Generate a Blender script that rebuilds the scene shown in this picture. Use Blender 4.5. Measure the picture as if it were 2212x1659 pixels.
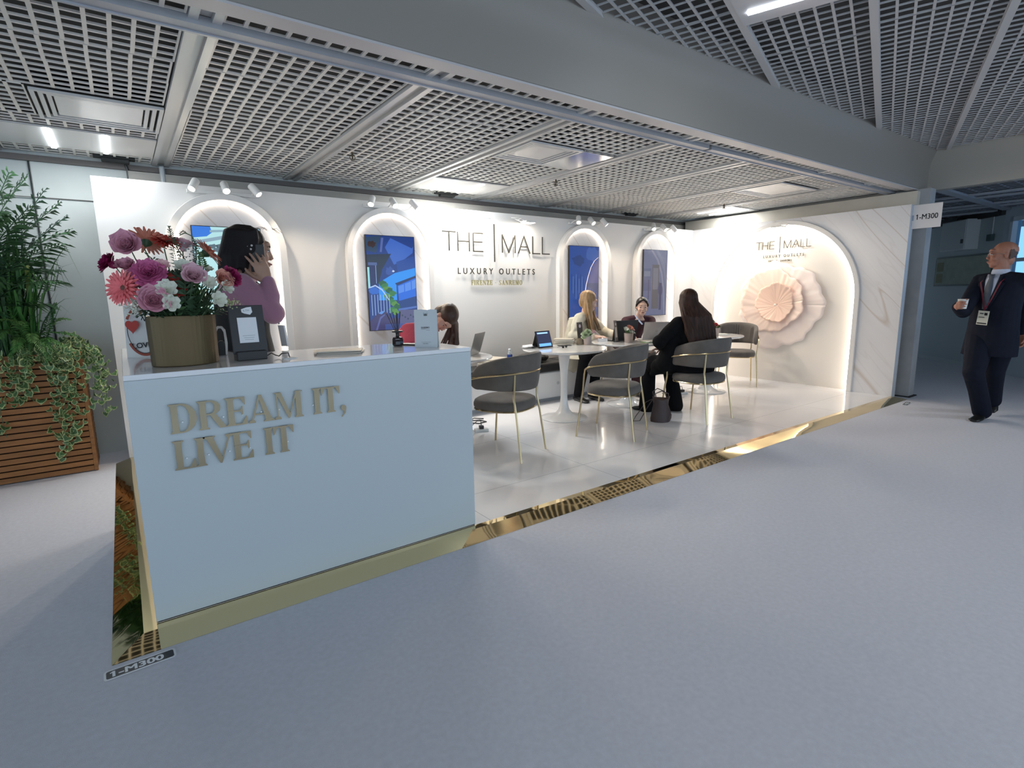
import bpy, bmesh, math, random
from math import sin, cos, pi, radians as R, sqrt
from mathutils import Vector as V, Matrix as MX, noise as MN
SC = bpy.context.scene
for o in list(bpy.data.objects): bpy.data.objects.remove(o)
COL = SC.collection
# ---------------------------------------------------------------- camera
F_PX, PITCH, ROLL, YAW = 1151.64, .16835, -.01525, .62612
CAM = V((.0231, -2.4736, 1.3420))
_fw = V((sin(YAW)*cos(PITCH), cos(YAW)*cos(PITCH), -sin(PITCH)))
_r0 = V((cos(YAW), -sin(YAW), 0)); _u0 = _r0.cross(_fw)
_rt = cos(ROLL)*_r0 + sin(ROLL)*_u0; _up = -sin(ROLL)*_r0 + cos(ROLL)*_u0
cd = bpy.data.cameras.new('camera'); cam = bpy.data.objects.new('camera', cd); COL.objects.link(cam)
cd.sensor_width = 36; cd.lens = 36*F_PX/2212; cd.clip_start = .02; cd.clip_end = 200
m = MX((_rt, _up, -_fw)).transposed().to_4x4(); m.translation = CAM; cam.matrix_world = m
SC.camera = cam
def at(u, v, ax, val):
    """point on the plane axis=val seen at photo pixel (u,v)"""
    d = _fw + _rt*((u-1106)/F_PX) - _up*((v-829.5)/F_PX)
    return CAM + d*((val-CAM[ax])/d[ax])
# ---------------------------------------------------------------- world and exposure
W = bpy.data.worlds.new('world'); SC.world = W; W.use_nodes = True
bgn = W.node_tree.nodes['Background']; bgn.inputs[0].default_value = (.60, .77, .94, 1); bgn.inputs[1].default_value = 1.65
vs = SC.view_settings; vs.view_transform = 'Standard'; vs.look = 'None'; vs.gamma = 1; vs.use_curve_mapping = False
vs.exposure = 0.56
# ---------------------------------------------------------------- constants of the place
ZP, CT, TOP, DD, LL = .033, 1.057, 2.283, 2.90, 7.504
ZC, YW = 2.48, 3.33        # low ceiling, building wall behind the booth
# ---------------------------------------------------------------- materials
MATS = {}
def M(name, col=(.8,.8,.8), rough=.5, metal=0, emit=0, ecol=None, spec=.5, bump=0, bscale=40, var=0, vscale=8, trans=0, ior=1.45, coat=0, sheen=0, stretch=None, alpha=1, sss=0):
    if name in MATS: return MATS[name]
    m = bpy.data.materials.new(name); MATS[name] = m; m.use_nodes = True
    nt = m.node_tree; b = nt.nodes['Principled BSDF']; I = b.inputs
    I['Base Color'].default_value = (*col, 1); I['Roughness'].default_value = rough; I['Metallic'].default_value = metal
    I['Specular IOR Level'].default_value = spec; I['IOR'].default_value = ior
    I['Transmission Weight'].default_value = trans; I['Coat Weight'].default_value = coat; I['Sheen Weight'].default_value = sheen
    I['Alpha'].default_value = alpha
    if sss: I['Subsurface Weight'].default_value = sss; I['Subsurface Radius'].default_value = (.01,.004,.002)
    if emit: I['Emission Color'].default_value = (*(ecol or col), 1); I['Emission Strength'].default_value = emit
    if bump or var:
        tc = nt.nodes.new('ShaderNodeTexCoord'); mp = nt.nodes.new('ShaderNodeMapping'); nt.links.new(tc.outputs['Object'], mp.inputs[0])
        if stretch: mp.inputs['Scale'].default_value = stretch
        if var:
            n = nt.nodes.new('ShaderNodeTexNoise'); n.inputs['Scale'].default_value = vscale; n.inputs['Detail'].default_value = 4
            nt.links.new(mp.outputs[0], n.inputs[0]); mr = nt.nodes.new('ShaderNodeMapRange')
            mr.inputs[1].default_value = .3; mr.inputs[2].default_value = .7; mr.inputs[3].default_value = 1-var; mr.inputs[4].default_value = 1+var
            nt.links.new(n.outputs[0], mr.inputs[0]); mx = nt.nodes.new('ShaderNodeVectorMath'); mx.operation = 'SCALE'
            mx.inputs[0].default_value = col; nt.links.new(mr.outputs[0], mx.inputs['Scale']); nt.links.new(mx.outputs[0], I['Base Color'])
        if bump:
            n = nt.nodes.new('ShaderNodeTexNoise'); n.inputs['Scale'].default_value = bscale; n.inputs['Detail'].default_value = 3
            nt.links.new(mp.outputs[0], n.inputs[0]); bp = nt.nodes.new('ShaderNodeBump'); bp.inputs['Strength'].default_value = bump
            bp.inputs['Distance'].default_value = .01
            nt.links.new(n.outputs[0], bp.inputs['Height']); nt.links.new(bp.outputs[0], I['Normal'])
    return m
def marble(name, ax):
    """white marble, thin brown veins running down to the viewer's right; ax 0: wall across x, 1: wall across y"""
    m = M(name, (.80,.765,.75), .22); nt = m.node_tree; N, Lk = nt.nodes, nt.links; b = N['Principled BSDF']
    tc = N.new('ShaderNodeTexCoord'); sp = N.new('ShaderNodeSeparateXYZ'); Lk.new(tc.outputs['Object'], sp.inputs[0])
    def mt(op, a, c):
        n = N.new('ShaderNodeMath'); n.operation = op
        for i, x in enumerate((a, c)):
            if isinstance(x, (int, float)): n.inputs[i].default_value = x
            else: Lk.new(x, n.inputs[i])
        return n.outputs[0]
    h = sp.outputs[0] if ax == 1 else mt('MULTIPLY', sp.outputs[1], -1)
    s = mt('ADD', mt('MULTIPLY', h, .75), mt('MULTIPLY', sp.outputs[2], .66)); t = mt('SUBTRACT', mt('MULTIPLY', h, .66), mt('MULTIPLY', sp.outputs[2], .75))
    def ridge(fs, ft, seed, det, w):
        c = N.new('ShaderNodeCombineXYZ'); Lk.new(mt('MULTIPLY', s, fs), c.inputs[0]); Lk.new(mt('MULTIPLY', t, ft), c.inputs[1]); c.inputs[2].default_value = seed
        n = N.new('ShaderNodeTexNoise'); n.inputs['Scale'].default_value = 1; n.inputs['Detail'].default_value = det; n.inputs['Roughness'].default_value = .45; n.inputs['Distortion'].default_value = .25
        Lk.new(c.outputs[0], n.inputs[0]); a = mt('ABSOLUTE', mt('SUBTRACT', n.outputs[0], .5), 0)
        r = N.new('ShaderNodeMapRange'); r.inputs[1].default_value = 0; r.inputs[2].default_value = w; r.inputs[3].default_value = 1; r.inputs[4].default_value = 0
        Lk.new(a, r.inputs[0]); return r.outputs[0], n.outputs[0]
    v1, n1 = ridge(1.9, .22, 3.1, 1.2, .006); v2, n2 = ridge(4.5, .45, 9.4, 3, .018); v3, n3 = ridge(4, 1.0, 1.4, 3, .25)
    cur = None
    for fac, col, amt in ((v3, (.70,.68,.69), .30), (v2, (.62,.58,.56), .28), (v1, (.52,.42,.33), .6)):
        mx = N.new('ShaderNodeMix'); mx.data_type = 'RGBA'; Lk.new(mt('MULTIPLY', fac, amt), mx.inputs[0])
        if cur is None: mx.inputs[6].default_value = (.80,.765,.75,1)
        else: Lk.new(cur, mx.inputs[6])
        mx.inputs[7].default_value = (*col, 1); cur = mx.outputs[2]
    Lk.new(cur, b.inputs['Base Color']); return m
# ---------------------------------------------------------------- mesh builder
class MB:
    def __init__(s): s.v, s.f, s.mi, s.cur, s.mats = [], [], [], 0, None
    def add(s, vs_, fs, T=None):
        k = len(s.v)
        s.v += [tuple(T @ V(p)) if T is not None else tuple(p) for p in vs_]
        s.f += [tuple(i+k for i in f) for f in fs]; s.mi += [s.cur]*len(fs); return s
    def box(s, x0, x1, y0, y1, z0, z1, T=None):
        return s.add([(x0,y0,z0),(x1,y0,z0),(x1,y1,z0),(x0,y1,z0),(x0,y0,z1),(x1,y0,z1),(x1,y1,z1),(x0,y1,z1)],
            [(0,3,2,1),(4,5,6,7),(0,1,5,4),(1,2,6,5),(2,3,7,6),(3,0,4,7)], T)
    def cbox(s, c, d, T=None): return s.box(c[0]-d[0]/2,c[0]+d[0]/2,c[1]-d[1]/2,c[1]+d[1]/2,c[2]-d[2]/2,c[2]+d[2]/2,T)
    def prism(s, poly, h0, h1, T=None):
        n = len(poly); a = sum(poly[i][0]*poly[(i+1)%n][1]-poly[(i+1)%n][0]*poly[i][1] for i in range(n))
        if a < 0: poly = poly[::-1]
        return s.add([(x,y,h0) for x,y in poly]+[(x,y,h1) for x,y in poly],
            [tuple(range(n))[::-1], tuple(range(n,2*n))]+[(i,(i+1)%n,n+(i+1)%n,n+i) for i in range(n)], T)
    def band(s, outer, inner, h0, h1, T=None, closed=True):
        n = len(outer); vs_ = [(x,y,h) for h in (h0,h1) for P in (outer,inner) for x,y in P]; f = []
        for i in range(n if closed else n-1):
            j = (i+1)%n
            f += [(i,j,2*n+j,2*n+i),(n+j,n+i,3*n+i,3*n+j),(2*n+i,2*n+j,3*n+j,3*n+i),(j,i,n+i,n+j)]
        if not closed: f += [(0,2*n,3*n,n),(n-1,2*n-1,4*n-1,3*n-1)]
        return s.add(vs_, f, T)
    def rings(s, rs, T=None, cap=True, loop=False):
        n = len(rs[0]); f = []
        m_ = len(rs)
        for k in range(m_ if loop else m_-1):
            a, b = k*n, ((k+1)%m_)*n
            f += [(a+i,a+(i+1)%n,b+(i+1)%n,b+i) for i in range(n)]
        if cap and not loop: f += [tuple(range(n))[::-1], tuple(range((m_-1)*n, m_*n))]
        return s.add([p for r in rs for p in r], f, T)
    def tube(s, pts, r, n=8, T=None, cap=True, loop=False, flat=1):
        pts = [V(p) for p in pts]; m_ = len(pts); rr = r if isinstance(r, (list, tuple)) else [r]*m_
        tg = []
        for i in range(m_):
            a = pts[(i-1)%m_] if (i or loop) else pts[0]; b = pts[(i+1)%m_] if (i < m_-1 or loop) else pts[-1]
            t = b-a; tg.append(t.normalized() if t.length > 1e-9 else V((0,0,1)))
        u = tg[0].orthogonal().normalized(); rs = []
        if abs(tg[0].z) < .9: u = tg[0].cross(V((0,0,1))).normalized()
        for i in range(m_):
            u = u-tg[i]*u.dot(tg[i]); u = u.normalized() if u.length > 1e-6 else tg[i].orthogonal().normalized(); w = tg[i].cross(u)
            rs.append([pts[i]+u*(rr[i]*cos(2*pi*k/n))+w*(rr[i]*flat*sin(2*pi*k/n)) for k in range(n)])
        return s.rings(rs, T, cap, loop)
    def lathe(s, prof, n=24, T=None, sx=1, sy=1, cap=True):
        return s.rings([[(r*sx*cos(2*pi*k/n), r*sy*sin(2*pi*k/n), z) for k in range(n)] for r, z in prof], T, cap)
    def ell(s, c, r, n=12, T=None, Rm=None):
        if isinstance(r, (int,float)): r = (r,r,r)
        m_ = max(5, n//2+1); X = MX.Translation(V(c)) @ ((Rm.to_4x4() if Rm is not None else MX.Identity(4)) @ MX.Diagonal((*r,1)))
        if T is not None: X = T @ X
        return s.rings([[(max(sin(pi*j/m_),.02)*cos(2*pi*k/n), max(sin(pi*j/m_),.02)*sin(2*pi*k/n), -cos(pi*j/m_)) for k in range(n)] for j in range(m_+1)], X)
    def limb(s, pts, r, n=10):
        s.tube(pts, r, n)
        for p, q in zip(pts, r): s.ell(p, q, n)
        return s
    def surf(s, g, T=None, flip=False):
        a, b = len(g), len(g[0])
        fs = [(i*b+j,i*b+j+1,(i+1)*b+j+1,(i+1)*b+j) for i in range(a-1) for j in range(b-1)]
        return s.add([p for r in g for p in r], [f[::-1] for f in fs] if flip else fs, T)
    def build(s, name, mat, parent=None, ang=35, bevel=0, remesh=0, smooth=0, solid=0, sub=0):
        me = bpy.data.meshes.new(name); me.from_pydata(s.v, [], s.f); me.update()
        mats = mat if isinstance(mat, (list,tuple)) else [mat]
        for q in mats: me.materials.append(q)
        if len(mats) > 1: me.polygons.foreach_set('material_index', s.mi)
        if ang:
            me.polygons.foreach_set('use_smooth', [True]*len(me.polygons)); me.set_sharp_from_angle(angle=R(ang))
        o = bpy.data.objects.new(name, me); COL.objects.link(o)
        if parent is not None: o.parent = parent
        if solid: q = o.modifiers.new('s','SOLIDIFY'); q.thickness = solid; q.offset = 0
        if sub: q = o.modifiers.new('u','SUBSURF'); q.levels = sub; q.render_levels = sub
        if remesh:
            q = o.modifiers.new('r','REMESH'); q.mode = 'VOXEL'; q.voxel_size = remesh; q.use_smooth_shade = True
            if smooth: q = o.modifiers.new('m','SMOOTH'); q.factor = .6; q.iterations = smooth
        if bevel: q = o.modifiers.new('b','BEVEL'); q.width = bevel; q.segments = 2; q.limit_method = 'ANGLE'; q.angle_limit = R(50); q.harden_normals = False
        return o
def tag(o, label=None, cat=None, group=None, kind=None):
    for k, x in (('label',label),('category',cat),('group',group),('kind',kind)):
        if x: o[k] = x
    return o
def empty(name, loc, rz=0, label=None, cat=None, group=None):
    o = bpy.data.objects.new(name, None); o.empty_display_size = .1; COL.objects.link(o); o.location = loc; o.rotation_euler[2] = rz
    return tag(o, label, cat, group)
def kids(o): return [c for c in bpy.data.objects if c.parent == o]
def dup(o, parent=None):
    c = o.copy(); COL.objects.link(c); c.parent = parent
    for q in kids(o): dup(q, c)
    return c
def struct(name, mb, mat, **k): return tag(mb.build(name, mat, **k), kind='structure')
def trs(loc, rz=0, rx=0, ry=0, s=1):
    return MX.Translation(V(loc)) @ MX.Rotation(rz,4,'Z') @ MX.Rotation(ry,4,'Y') @ MX.Rotation(rx,4,'X') @ MX.Scale(s,4)
def wallT(o, right, up=(0,0,1)):
    """local x=right, y=up, z=out of wall"""
    r = V(right).normalized(); u = V(up).normalized(); m_ = MX((r, u, r.cross(u))).transposed().to_4x4(); m_.translation = V(o); return m_
def text_mesh(txt, size, T, mat, name='lettering', parent=None, depth=.002, bold=0, sx=1, align='LEFT', spacing=1):
    cu = bpy.data.curves.new('t','FONT'); cu.body = txt; cu.size = size; cu.extrude = depth; cu.offset = 0 if 'M3' in txt else bold; cu.align_x = align; cu.space_character = spacing
    cu.resolution_u = 4
    o = bpy.data.objects.new('t', cu); COL.objects.link(o); bpy.context.view_layer.update()
    me = bpy.data.meshes.new_from_object(o.evaluated_get(bpy.context.evaluated_depsgraph_get())); bpy.data.objects.remove(o); bpy.data.curves.remove(cu)
    if 'M3' in txt:      # heavier strokes: the same outline laid over itself, shifted
        vs0 = [v.co.copy() for v in me.vertices]; fs0 = [tuple(p.vertices) for p in me.polygons]; k = len(vs0); V4 = []; F4 = []
        for j, (dx, dy) in enumerate(((-1,-.5),(1,-.5),(-1,.5),(1,.5),(0,0))):
            V4 += [v+V((dx*bold,dy*bold,j*2e-5)) for v in vs0]; F4 += [tuple(i+j*k for i in f) for f in fs0]
        x0 = min(v.x for v in vs0)-bold; h = max(v.y for v in vs0 if v.x < x0+size*.2); z0, z1 = min(v.z for v in vs0), max(v.z for v in vs0); n = len(V4)
        for z in (z0, z1): V4 += [V((x0+.02*size,h,z)),V((x0-.13*size,h-.11*size,z)),V((x0-.13*size,h-.21*size,z)),V((x0+.02*size,h-.13*size,z))]
        F4 += [(n+3,n+2,n+1,n)[::-1],(n+4,n+5,n+6,n+7)]+[(n+i,n+(i+1)%4,n+4+(i+1)%4,n+4+i) for i in range(4)]
        me = bpy.data.meshes.new(name); me.from_pydata(V4, [], F4); me.update()
    me.transform(T @ MX.Diagonal((sx,1,1,1))); me.materials.clear(); me.materials.append(mat)
    q = bpy.data.objects.new(name, me); COL.objects.link(q)
    if parent: q.parent = parent
    return q
rnd = random.Random(7)
# ================================================================ THE SETTING
carpet = M('carpet', (.645,.650,.715), .95, bump=.3, bscale=300, var=.045, vscale=45, spec=.1)
wallpaint = M('wall_paint', (.60,.62,.60), .6, bump=.12, bscale=6, var=.04, vscale=3)
duct = M('fascia_grey', (.30,.272,.24), .45)
slabm = M('dark_slab', (.07,.068,.066), .9)
grill = M('grille_white', (.86,.82,.76), .45)
grill2 = M('grille_grey', (.55,.54,.54), .5)
railm = M('rail_metal', (.60,.59,.58), .35, metal=.25, bump=.04, bscale=12)
railg = M('rail_grey', (.42,.43,.46), .4, metal=.3)
beige = M('beige_paint', (.40,.37,.33), .6, var=.08, vscale=3)
darkgap = M('dark_gap', (.03,.03,.03), .8)
# floor
struct('floor', MB().box(-9,16,-9,9,-.06,0), carpet, ang=0)
# building walls
struct('wall_back', MB().box(-.43,7.83,YW,YW+.15,0,2.9), wallpaint, ang=0)
struct('wall_left', MB().box(-9,-.425,YW+.012,YW+.16,0,2.9), wallpaint, ang=0)
struct('trim_1', MB().box(-.444,-.436,YW-.002,YW+.01,0,2.46), darkgap, ang=0)
struct('trim_2', MB().box(-6,7.83,YW-.03,YW,2.425,2.47).box(-6,7.83,YW-.012,YW,2.15,2.155), M('dark_edge',(.16,.14,.13),.7), ang=0)
struct('trim_3', MB().box(.2,7.80,YW-.06,YW-.012,2.2,2.415), beige, ang=0)
struct('wall_right', MB().box(7.83,7.97,.12,YW+.15,0,2.5), beige, ang=0)
struct('trim_4', MB().box(7.70,7.82,.0,3.2,2.12,2.455), M('beige_band',(.62,.56,.47),.55,var=.06,vscale=4), ang=0, bevel=.004)
# column at the end of the booth
struct('trim_5', MB().box(7.79,7.96,-.10,.35,0,2.48), [M('column_paint',(.42,.41,.41),.6,var=.1,vscale=5)], ang=0)
struct('trim_6', MB().box(7.76,7.99,-.13,.35,0,.012), darkgap, ang=0)
# low ceiling slab + fascia + upper ceiling slab
struct('ceiling', MB().box(-9,8.06,.13,YW+.3,2.60,2.7).box(8.22,16,-9,9,2.60,2.7).box(-9,8.3,-12,-.05,3.06,3.15), slabm, ang=0)
def prof_x(pr, x0, x1, mb=None):      # extrude a (y,z) outline along x
    mb = mb or MB(); n = len(pr)
    return mb.add([(x,y,z) for x in (x0,x1) for y,z in pr], [tuple(range(n)), tuple(range(n,2*n))[::-1]]+[(i,n+i,n+(i+1)%n,(i+1)%n) for i in range(n)])
fa = [(.13,2.48),(.13,3.1),(-.06,3.1),(-.06,2.935),(-.052,2.915),(-.03,2.875),(-.004,2.83),(.014,2.77),(.022,2.70),(.024,2.60),(.024,2.488),(.03,2.48)]
o = struct('trim_7', prof_x(fa, -9, 8.09), duct)
mb = MB(); fb = [(8.20,2.485),(8.20,3.1),(8.0,3.1),(7.99,2.93),(8.01,2.89),(8.045,2.83),(8.055,2.76),(8.06,2.66),(8.06,2.485)]
n = len(fb); mb.add([(x,y,z) for y in (-9,.03) for x,z in fb], [tuple(range(n))[::-1], tuple(range(n,2*n))]+[(i,(i+1)%n,n+(i+1)%n,n+i) for i in range(n)])
struct('trim_8', mb, M('fascia_warm',(.40,.365,.315),.5))
struct('trim_9', MB().box(-9,8.06,.022,.125,2.470,2.481), M('strip_paint',(.56,.53,.53),.4), ang=0)
# rails of the low ceiling: channel section
def channel_y(x, y0, y1, z=ZC, w=.062):
    mb = MB(); pr = [(-w,.004),(-w,0),(-.026,0),(-.024,.022),(.024,.022),(.026,0),(w,0),(w,.004),(w,.03),(-w,.03)]
    n = len(pr)
    return mb.add([(x+a,y,z+b) for y in (y0,y1) for a,b in pr], [tuple(range(n))[::-1], tuple(range(n,2*n))]+[(i,(i+1)%n,n+(i+1)%n,n+i) for i in range(n)])
RX = [.44+1.083*k for k in range(-4,7)]
tn = 10
for x in RX:
    mb = channel_y(x, .335, 3.31); mb2 = channel_y(x, .125, .25)
    mb.add(mb2.v, mb2.f); struct('trim_%d' % tn, mb, railm, ang=20); tn += 1
struct('trim_%d' % tn, MB().box(-5,3.98,.25,.333,2.462,2.50).box(4.02,7.82,.256,.338,2.462,2.50).box(-5,7.8,.318,.333,2.455,2.464), railg, ang=0); tn += 1
# egg-crate panels
P_ = .083
def crate(w, d, name, mat, bx=.017, by=.012, frame=.014):
    mb = MB()
    k = max(1, round(w/P_))
    for i in range(k+1):
        x = -w/2+w*i/k; t = bx/2; mb.box(max(x-t,-w/2), min(x+t,w/2), -d/2, d/2, 0, .010)
    k = max(1, round(d/P_))
    for i in range(k+1):
        y = -d/2+d*i/k; t = (frame if i in (0,k) else by)/2; mb.box(-w/2, w/2, max(y-t,-d/2), min(y+t,d/2), .0006, .0095)
    me = mb.build(name, mat, ang=0); return me
CEIL = empty('ceiling_grille', (0,0,ZC)); tag(CEIL, kind='structure')
SEEN = {}
def panel(x0, x1, y0, y1, z, mat, parent, rz=0, org=None):
    w, d = round(x1-x0,3), round(y1-y0,3); key = (w, d, mat.name)
    if key not in SEEN: SEEN[key] = crate(w, d, 'grille_panel', mat, *((.005,.015,.012) if mat is grill2 else ())); o = SEEN[key]
    else: o = SEEN[key].copy(); COL.objects.link(o)
    c = V(((x0+x1)/2, (y0+y1)/2, 0))
    if org is not None: c = MX.Rotation(rz,3,'Z') @ c + V((org[0],org[1],0))
    o.parent = parent; o.location = c+V((0,0,z-parent.location.z)); o.rotation_euler[2] = rz; return o
HOLES = {3: [(1.58,2.19)], 4: [], 6: [(.905,1.47)], 9: [(.69,1.31)]}
ROWS = [.345,.745,1.16,1.575,1.99,2.405,3.03,3.30]
for b in range(len(RX)):
    x0 = RX[b]+.066; x1 = (RX[b+1]-.066) if b+1 < len(RX) else 7.76
    panel(x0, x1, .128, .246, ZC+.012, grill, CEIL)
    # which rows are replaced by fittings
    rows = [(.345,.83),(.83,1.16),(1.16,1.58),(1.58,2.19),(2.19,2.41),(2.41,3.02),(3.02,3.30)]
    skip = set()
    if b == 3: skip = {3,5}      # bay left of the first rail in view
    if b == 6: rows = [(.345,.905),(.905,1.47),(1.47,1.94),(1.94,2.41),(2.41,3.03),(3.03,3.30)]; skip = {1,4}
    if b == 9: rows = [(.345,.69),(.69,1.31),(1.31,1.64),(1.64,1.95),(1.95,2.63),(2.63,3.30)]; skip = {1}
    if b == 10: rows = [(.345,.95),(.95,1.55),(1.55,1.95),(1.95,2.63),(2.63,3.30)]; skip = {3}
    for i, (ya, yb) in enumerate(rows):
        if i in skip: continue
        j = rnd.uniform(-.006,.006)
        o = panel(x0+.004, x1-.004, ya+.003, yb-.003, ZC+.014+rnd.uniform(0,.006), grill, CEIL); o.location.x += j
# part panels beside the fittings
panel(-.575+.0, -.27, 1.583, 2.187, ZC+.014, grill, CEIL)
panel(2.68-.0, 2.692, .908, 1.467, ZC+.014, grill, CEIL) if False else None
# upper ceiling: panels turned by 19.4 degrees
AZ = R(19.4); UC = empty('ceiling_grille_upper', (0,0,2.91)); tag(UC, kind='structure')
UC.name = 'upper_ceiling_grille'
cv = -.49
def uloc(a, b): return V((a*cos(AZ)-b*sin(AZ), a*sin(AZ)+b*cos(AZ), 0))
for r in range(-1, 9):
    b1 = -1.50-.655*r; b0 = b1-.655
    offs = 2.918+.35*(r%3)+.2*(r%2)
    a = offs-7.3; k = 0; cuts = [.655,.40,.62,.40]
    if r >= 0 and r < 9:
        mbx = MB(); p0, p1 = uloc(-2.5,b1), uloc(11,b1)
    while a < 11:
        w = cuts[(k+r)%4]
        c = uloc(a+w/2, (b0+b1)/2)
        ok = c.y < -.42 and c.x < 7.6 and c.x > -3 and c.y > -8
        lit = (r == 0 and 2.9 < a+w/2 < 3.3)
        if c.y < .1 and c.x < 8.3 and c.x > -3.2 and c.y > -8:
            panel(a+.004, a+w-.004, b0+.02, b1-.02, 2.925+rnd.uniform(0,.004), grill2, UC, AZ, (0,0))
        a += w; k += 1
for r in range(0, 10):
    b = -1.50-.655*(r-1)
    mb = MB(); a0, a1 = -3, 10
    mb.box(-3, 10.5, b-.022, b+.022, 2.908, 2.935, MX.Rotation(AZ,4,'Z')); struct('trim_%d' % tn, mb, grill2, ang=0); tn += 1
# corridor ceiling to the right, lower
mb = MB()
for i in range(26): mb.box(8.1+i*.14, 8.112+i*.14, -4, 3.4, 2.515, 2.525)
for i in range(50): mb.box(8.1, 12.2, -4+i*.15, -3.99+i*.15, 2.515, 2.525)
struct('ceiling_corridor', mb, M('corridor_grille',(.22,.24,.28),.6), ang=0).name = 'corridor_ceiling'
mb = MB().box(8.2,12.5,-.13,-.02,2.485,2.512)
for x in (9.0,9.37,10.16,10.5,11.2): mb.box(x,x+.07,-4,3.2,2.486,2.51)
struct('trim_%d' % tn, mb, M('corridor_rail',(.36,.38,.42),.5), ang=0); tn += 1
# back room wall (runs slantwise), window wall
wa, wb = V((13.2,2.0,0)), V((11.18,-.06,0)); wd = (wb-wa).normalized(); wc = wb+wd*5
TW = wallT(wa, (wb-wa))
n_ = (wb-wa).length
bluewall = M('corridor_wall', (.42,.48,.50), .6)
struct('wall_corridor', MB().box(0,n_,0,2.7,-.12,0,TW), bluewall, ang=0)
struct('baseboard_corridor', MB().box(0,n_,0,.07,0,.015,TW), M('skirting',(.5,.54,.55),.5), ang=0)
struct('trim_%d' % tn, MB().box(0,n_,2.42,2.7,0,.06,TW), darkgap, ang=0); tn += 1
TW2 = wallT(wb, wd)
struct('wall_window', MB().box(0,.14,0,2.7,-.12,.0,TW2).box(.14,5,0,.85,-.12,0,TW2).box(.14,5,2.36,2.7,-.12,0,TW2), M('window_wall',(.45,.52,.58),.6), ang=0)
w = MB().box(.14,5,.85,.90,-.10,.02,TW2).box(.14,5,2.30,2.36,-.10,.02,TW2)
for i in range(6): w.box(.14+i*.95,.20+i*.95,.85,2.36,-.10,.02,TW2)
w.box(.14,5,1.70,1.75,-.09,.01,TW2)
wo = struct('window_1', w, M('window_frame',(.55,.62,.68),.4), ang=0)
MB().box(.18,5,.88,2.33,-.06,-.052,TW2).build('window_pane', M('window_glass',(.22,.40,.60),.05,trans=1,ior=1.05), wo, ang=0)
struct('wall_corridor_end', MB().box(7.97,13.5,3.4,3.5,0,2.7), bluewall, ang=0)
# things on the corridor wall
def onwall(u, v):
    d = _fw + _rt*((u-1106)/F_PX) - _up*((v-829.5)/F_PX); nn = TW.to_3x3() @ V((0,0,1)); return TW.inverted() @ (CAM + d*((wa-CAM).dot(nn)/d.dot(nn)))
a, b = onwall(2064,482), onwall(2112,538)
e = empty('electric_cabinet', TW @ V(((a.x+b.x)/2, b.y, 0)), 0, 'grey metal wall cabinet with a black latch, high on the corridor wall', 'cabinet')
Ti = MX.Translation(-e.location) @ TW
MB().box(a.x,b.x,b.y,a.y,0,.20,Ti).build('body', M('cabinet_grey',(.52,.55,.55),.5), e, ang=0, bevel=.006)
MB().box(a.x+.012,b.x-.012,b.y+.012,a.y-.012,.20,.212,Ti).build('door', M('cabinet_grey'), e, ang=0, bevel=.004)
MB().box(b.x-.07,b.x-.035,b.y+.10,b.y+.17,.212,.235,Ti).build('latch', M('black_plastic',(.02,.02,.022),.4), e, ang=0, bevel=.005)
MB().tube([(a.x+.2,a.y,.1),(a.x+.19,a.y+.05,.08),(a.x+.24,a.y+.09,.05)],.012,6,Ti).tube([(a.x+.25,a.y,.1),(a.x+.35,a.y+.03,.08),(a.x+.2,a.y+.07,.05)],.008,6,Ti).build('cables', M('black_plastic'), e)
a, b = onwall(2026,557), onwall(2108,617)
e = empty('wall_map', TW @ V(((a.x+b.x)/2, b.y, 0)), 0, 'framed pale floor map hanging on the corridor wall beside the walking man', 'picture'); Ti = MX.Translation(-e.location) @ TW
MB().box(a.x,b.x+.35,b.y,a.y,0.002,.022,Ti).build('frame', M('dark_green_frame',(.08,.11,.10),.5), e, ang=0)
MB().box(a.x+.03,b.x+.32,b.y+.03,a.y-.03,.022,.026,Ti).build('sheet', M('map_paper',(.34,.37,.30),.7,var=.12,vscale=9), e, ang=0)
q = MB()
for i in range(2): q.box(a.x+.06,a.x+.24,b.y+.06+.2*i,b.y+.22+.2*i,.026,.029,Ti)
q.build('printed_blocks', M('map_block',(.22,.22,.12),.7), e, ang=0)
a = onwall(2144,513)
tag(MB().box(a.x-.05,a.x+.05,a.y-.05,a.y+.05,0,.06,TW).build('junction_box', M('dark_teal_plastic',(.05,.09,.09),.5), ang=0, bevel=.005), 'small dark square junction box on the corridor wall above the man', 'box')
tag(MB().tube([TW @ V((a.x,a.y+.05,.012)), TW @ V((a.x,2.42,.012))],.009,6).build('conduit', M('skirting')), 'thin pale conduit rising from the dark junction box to the ceiling', 'pipe')
# ================================================================ THE BOOTH
gold = M('gold_mirror', (.80,.64,.36), .035, 1, bump=.035, bscale=2.2)
white = M('booth_white', (.78,.745,.71), .55)
lamin = M('counter_laminate', (.53,.585,.61), .28)
tilem = M('platform_tile', (.88,.86,.87), .18, coat=.3, var=.02, vscale=1.5)
nt = tilem.node_tree
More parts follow.
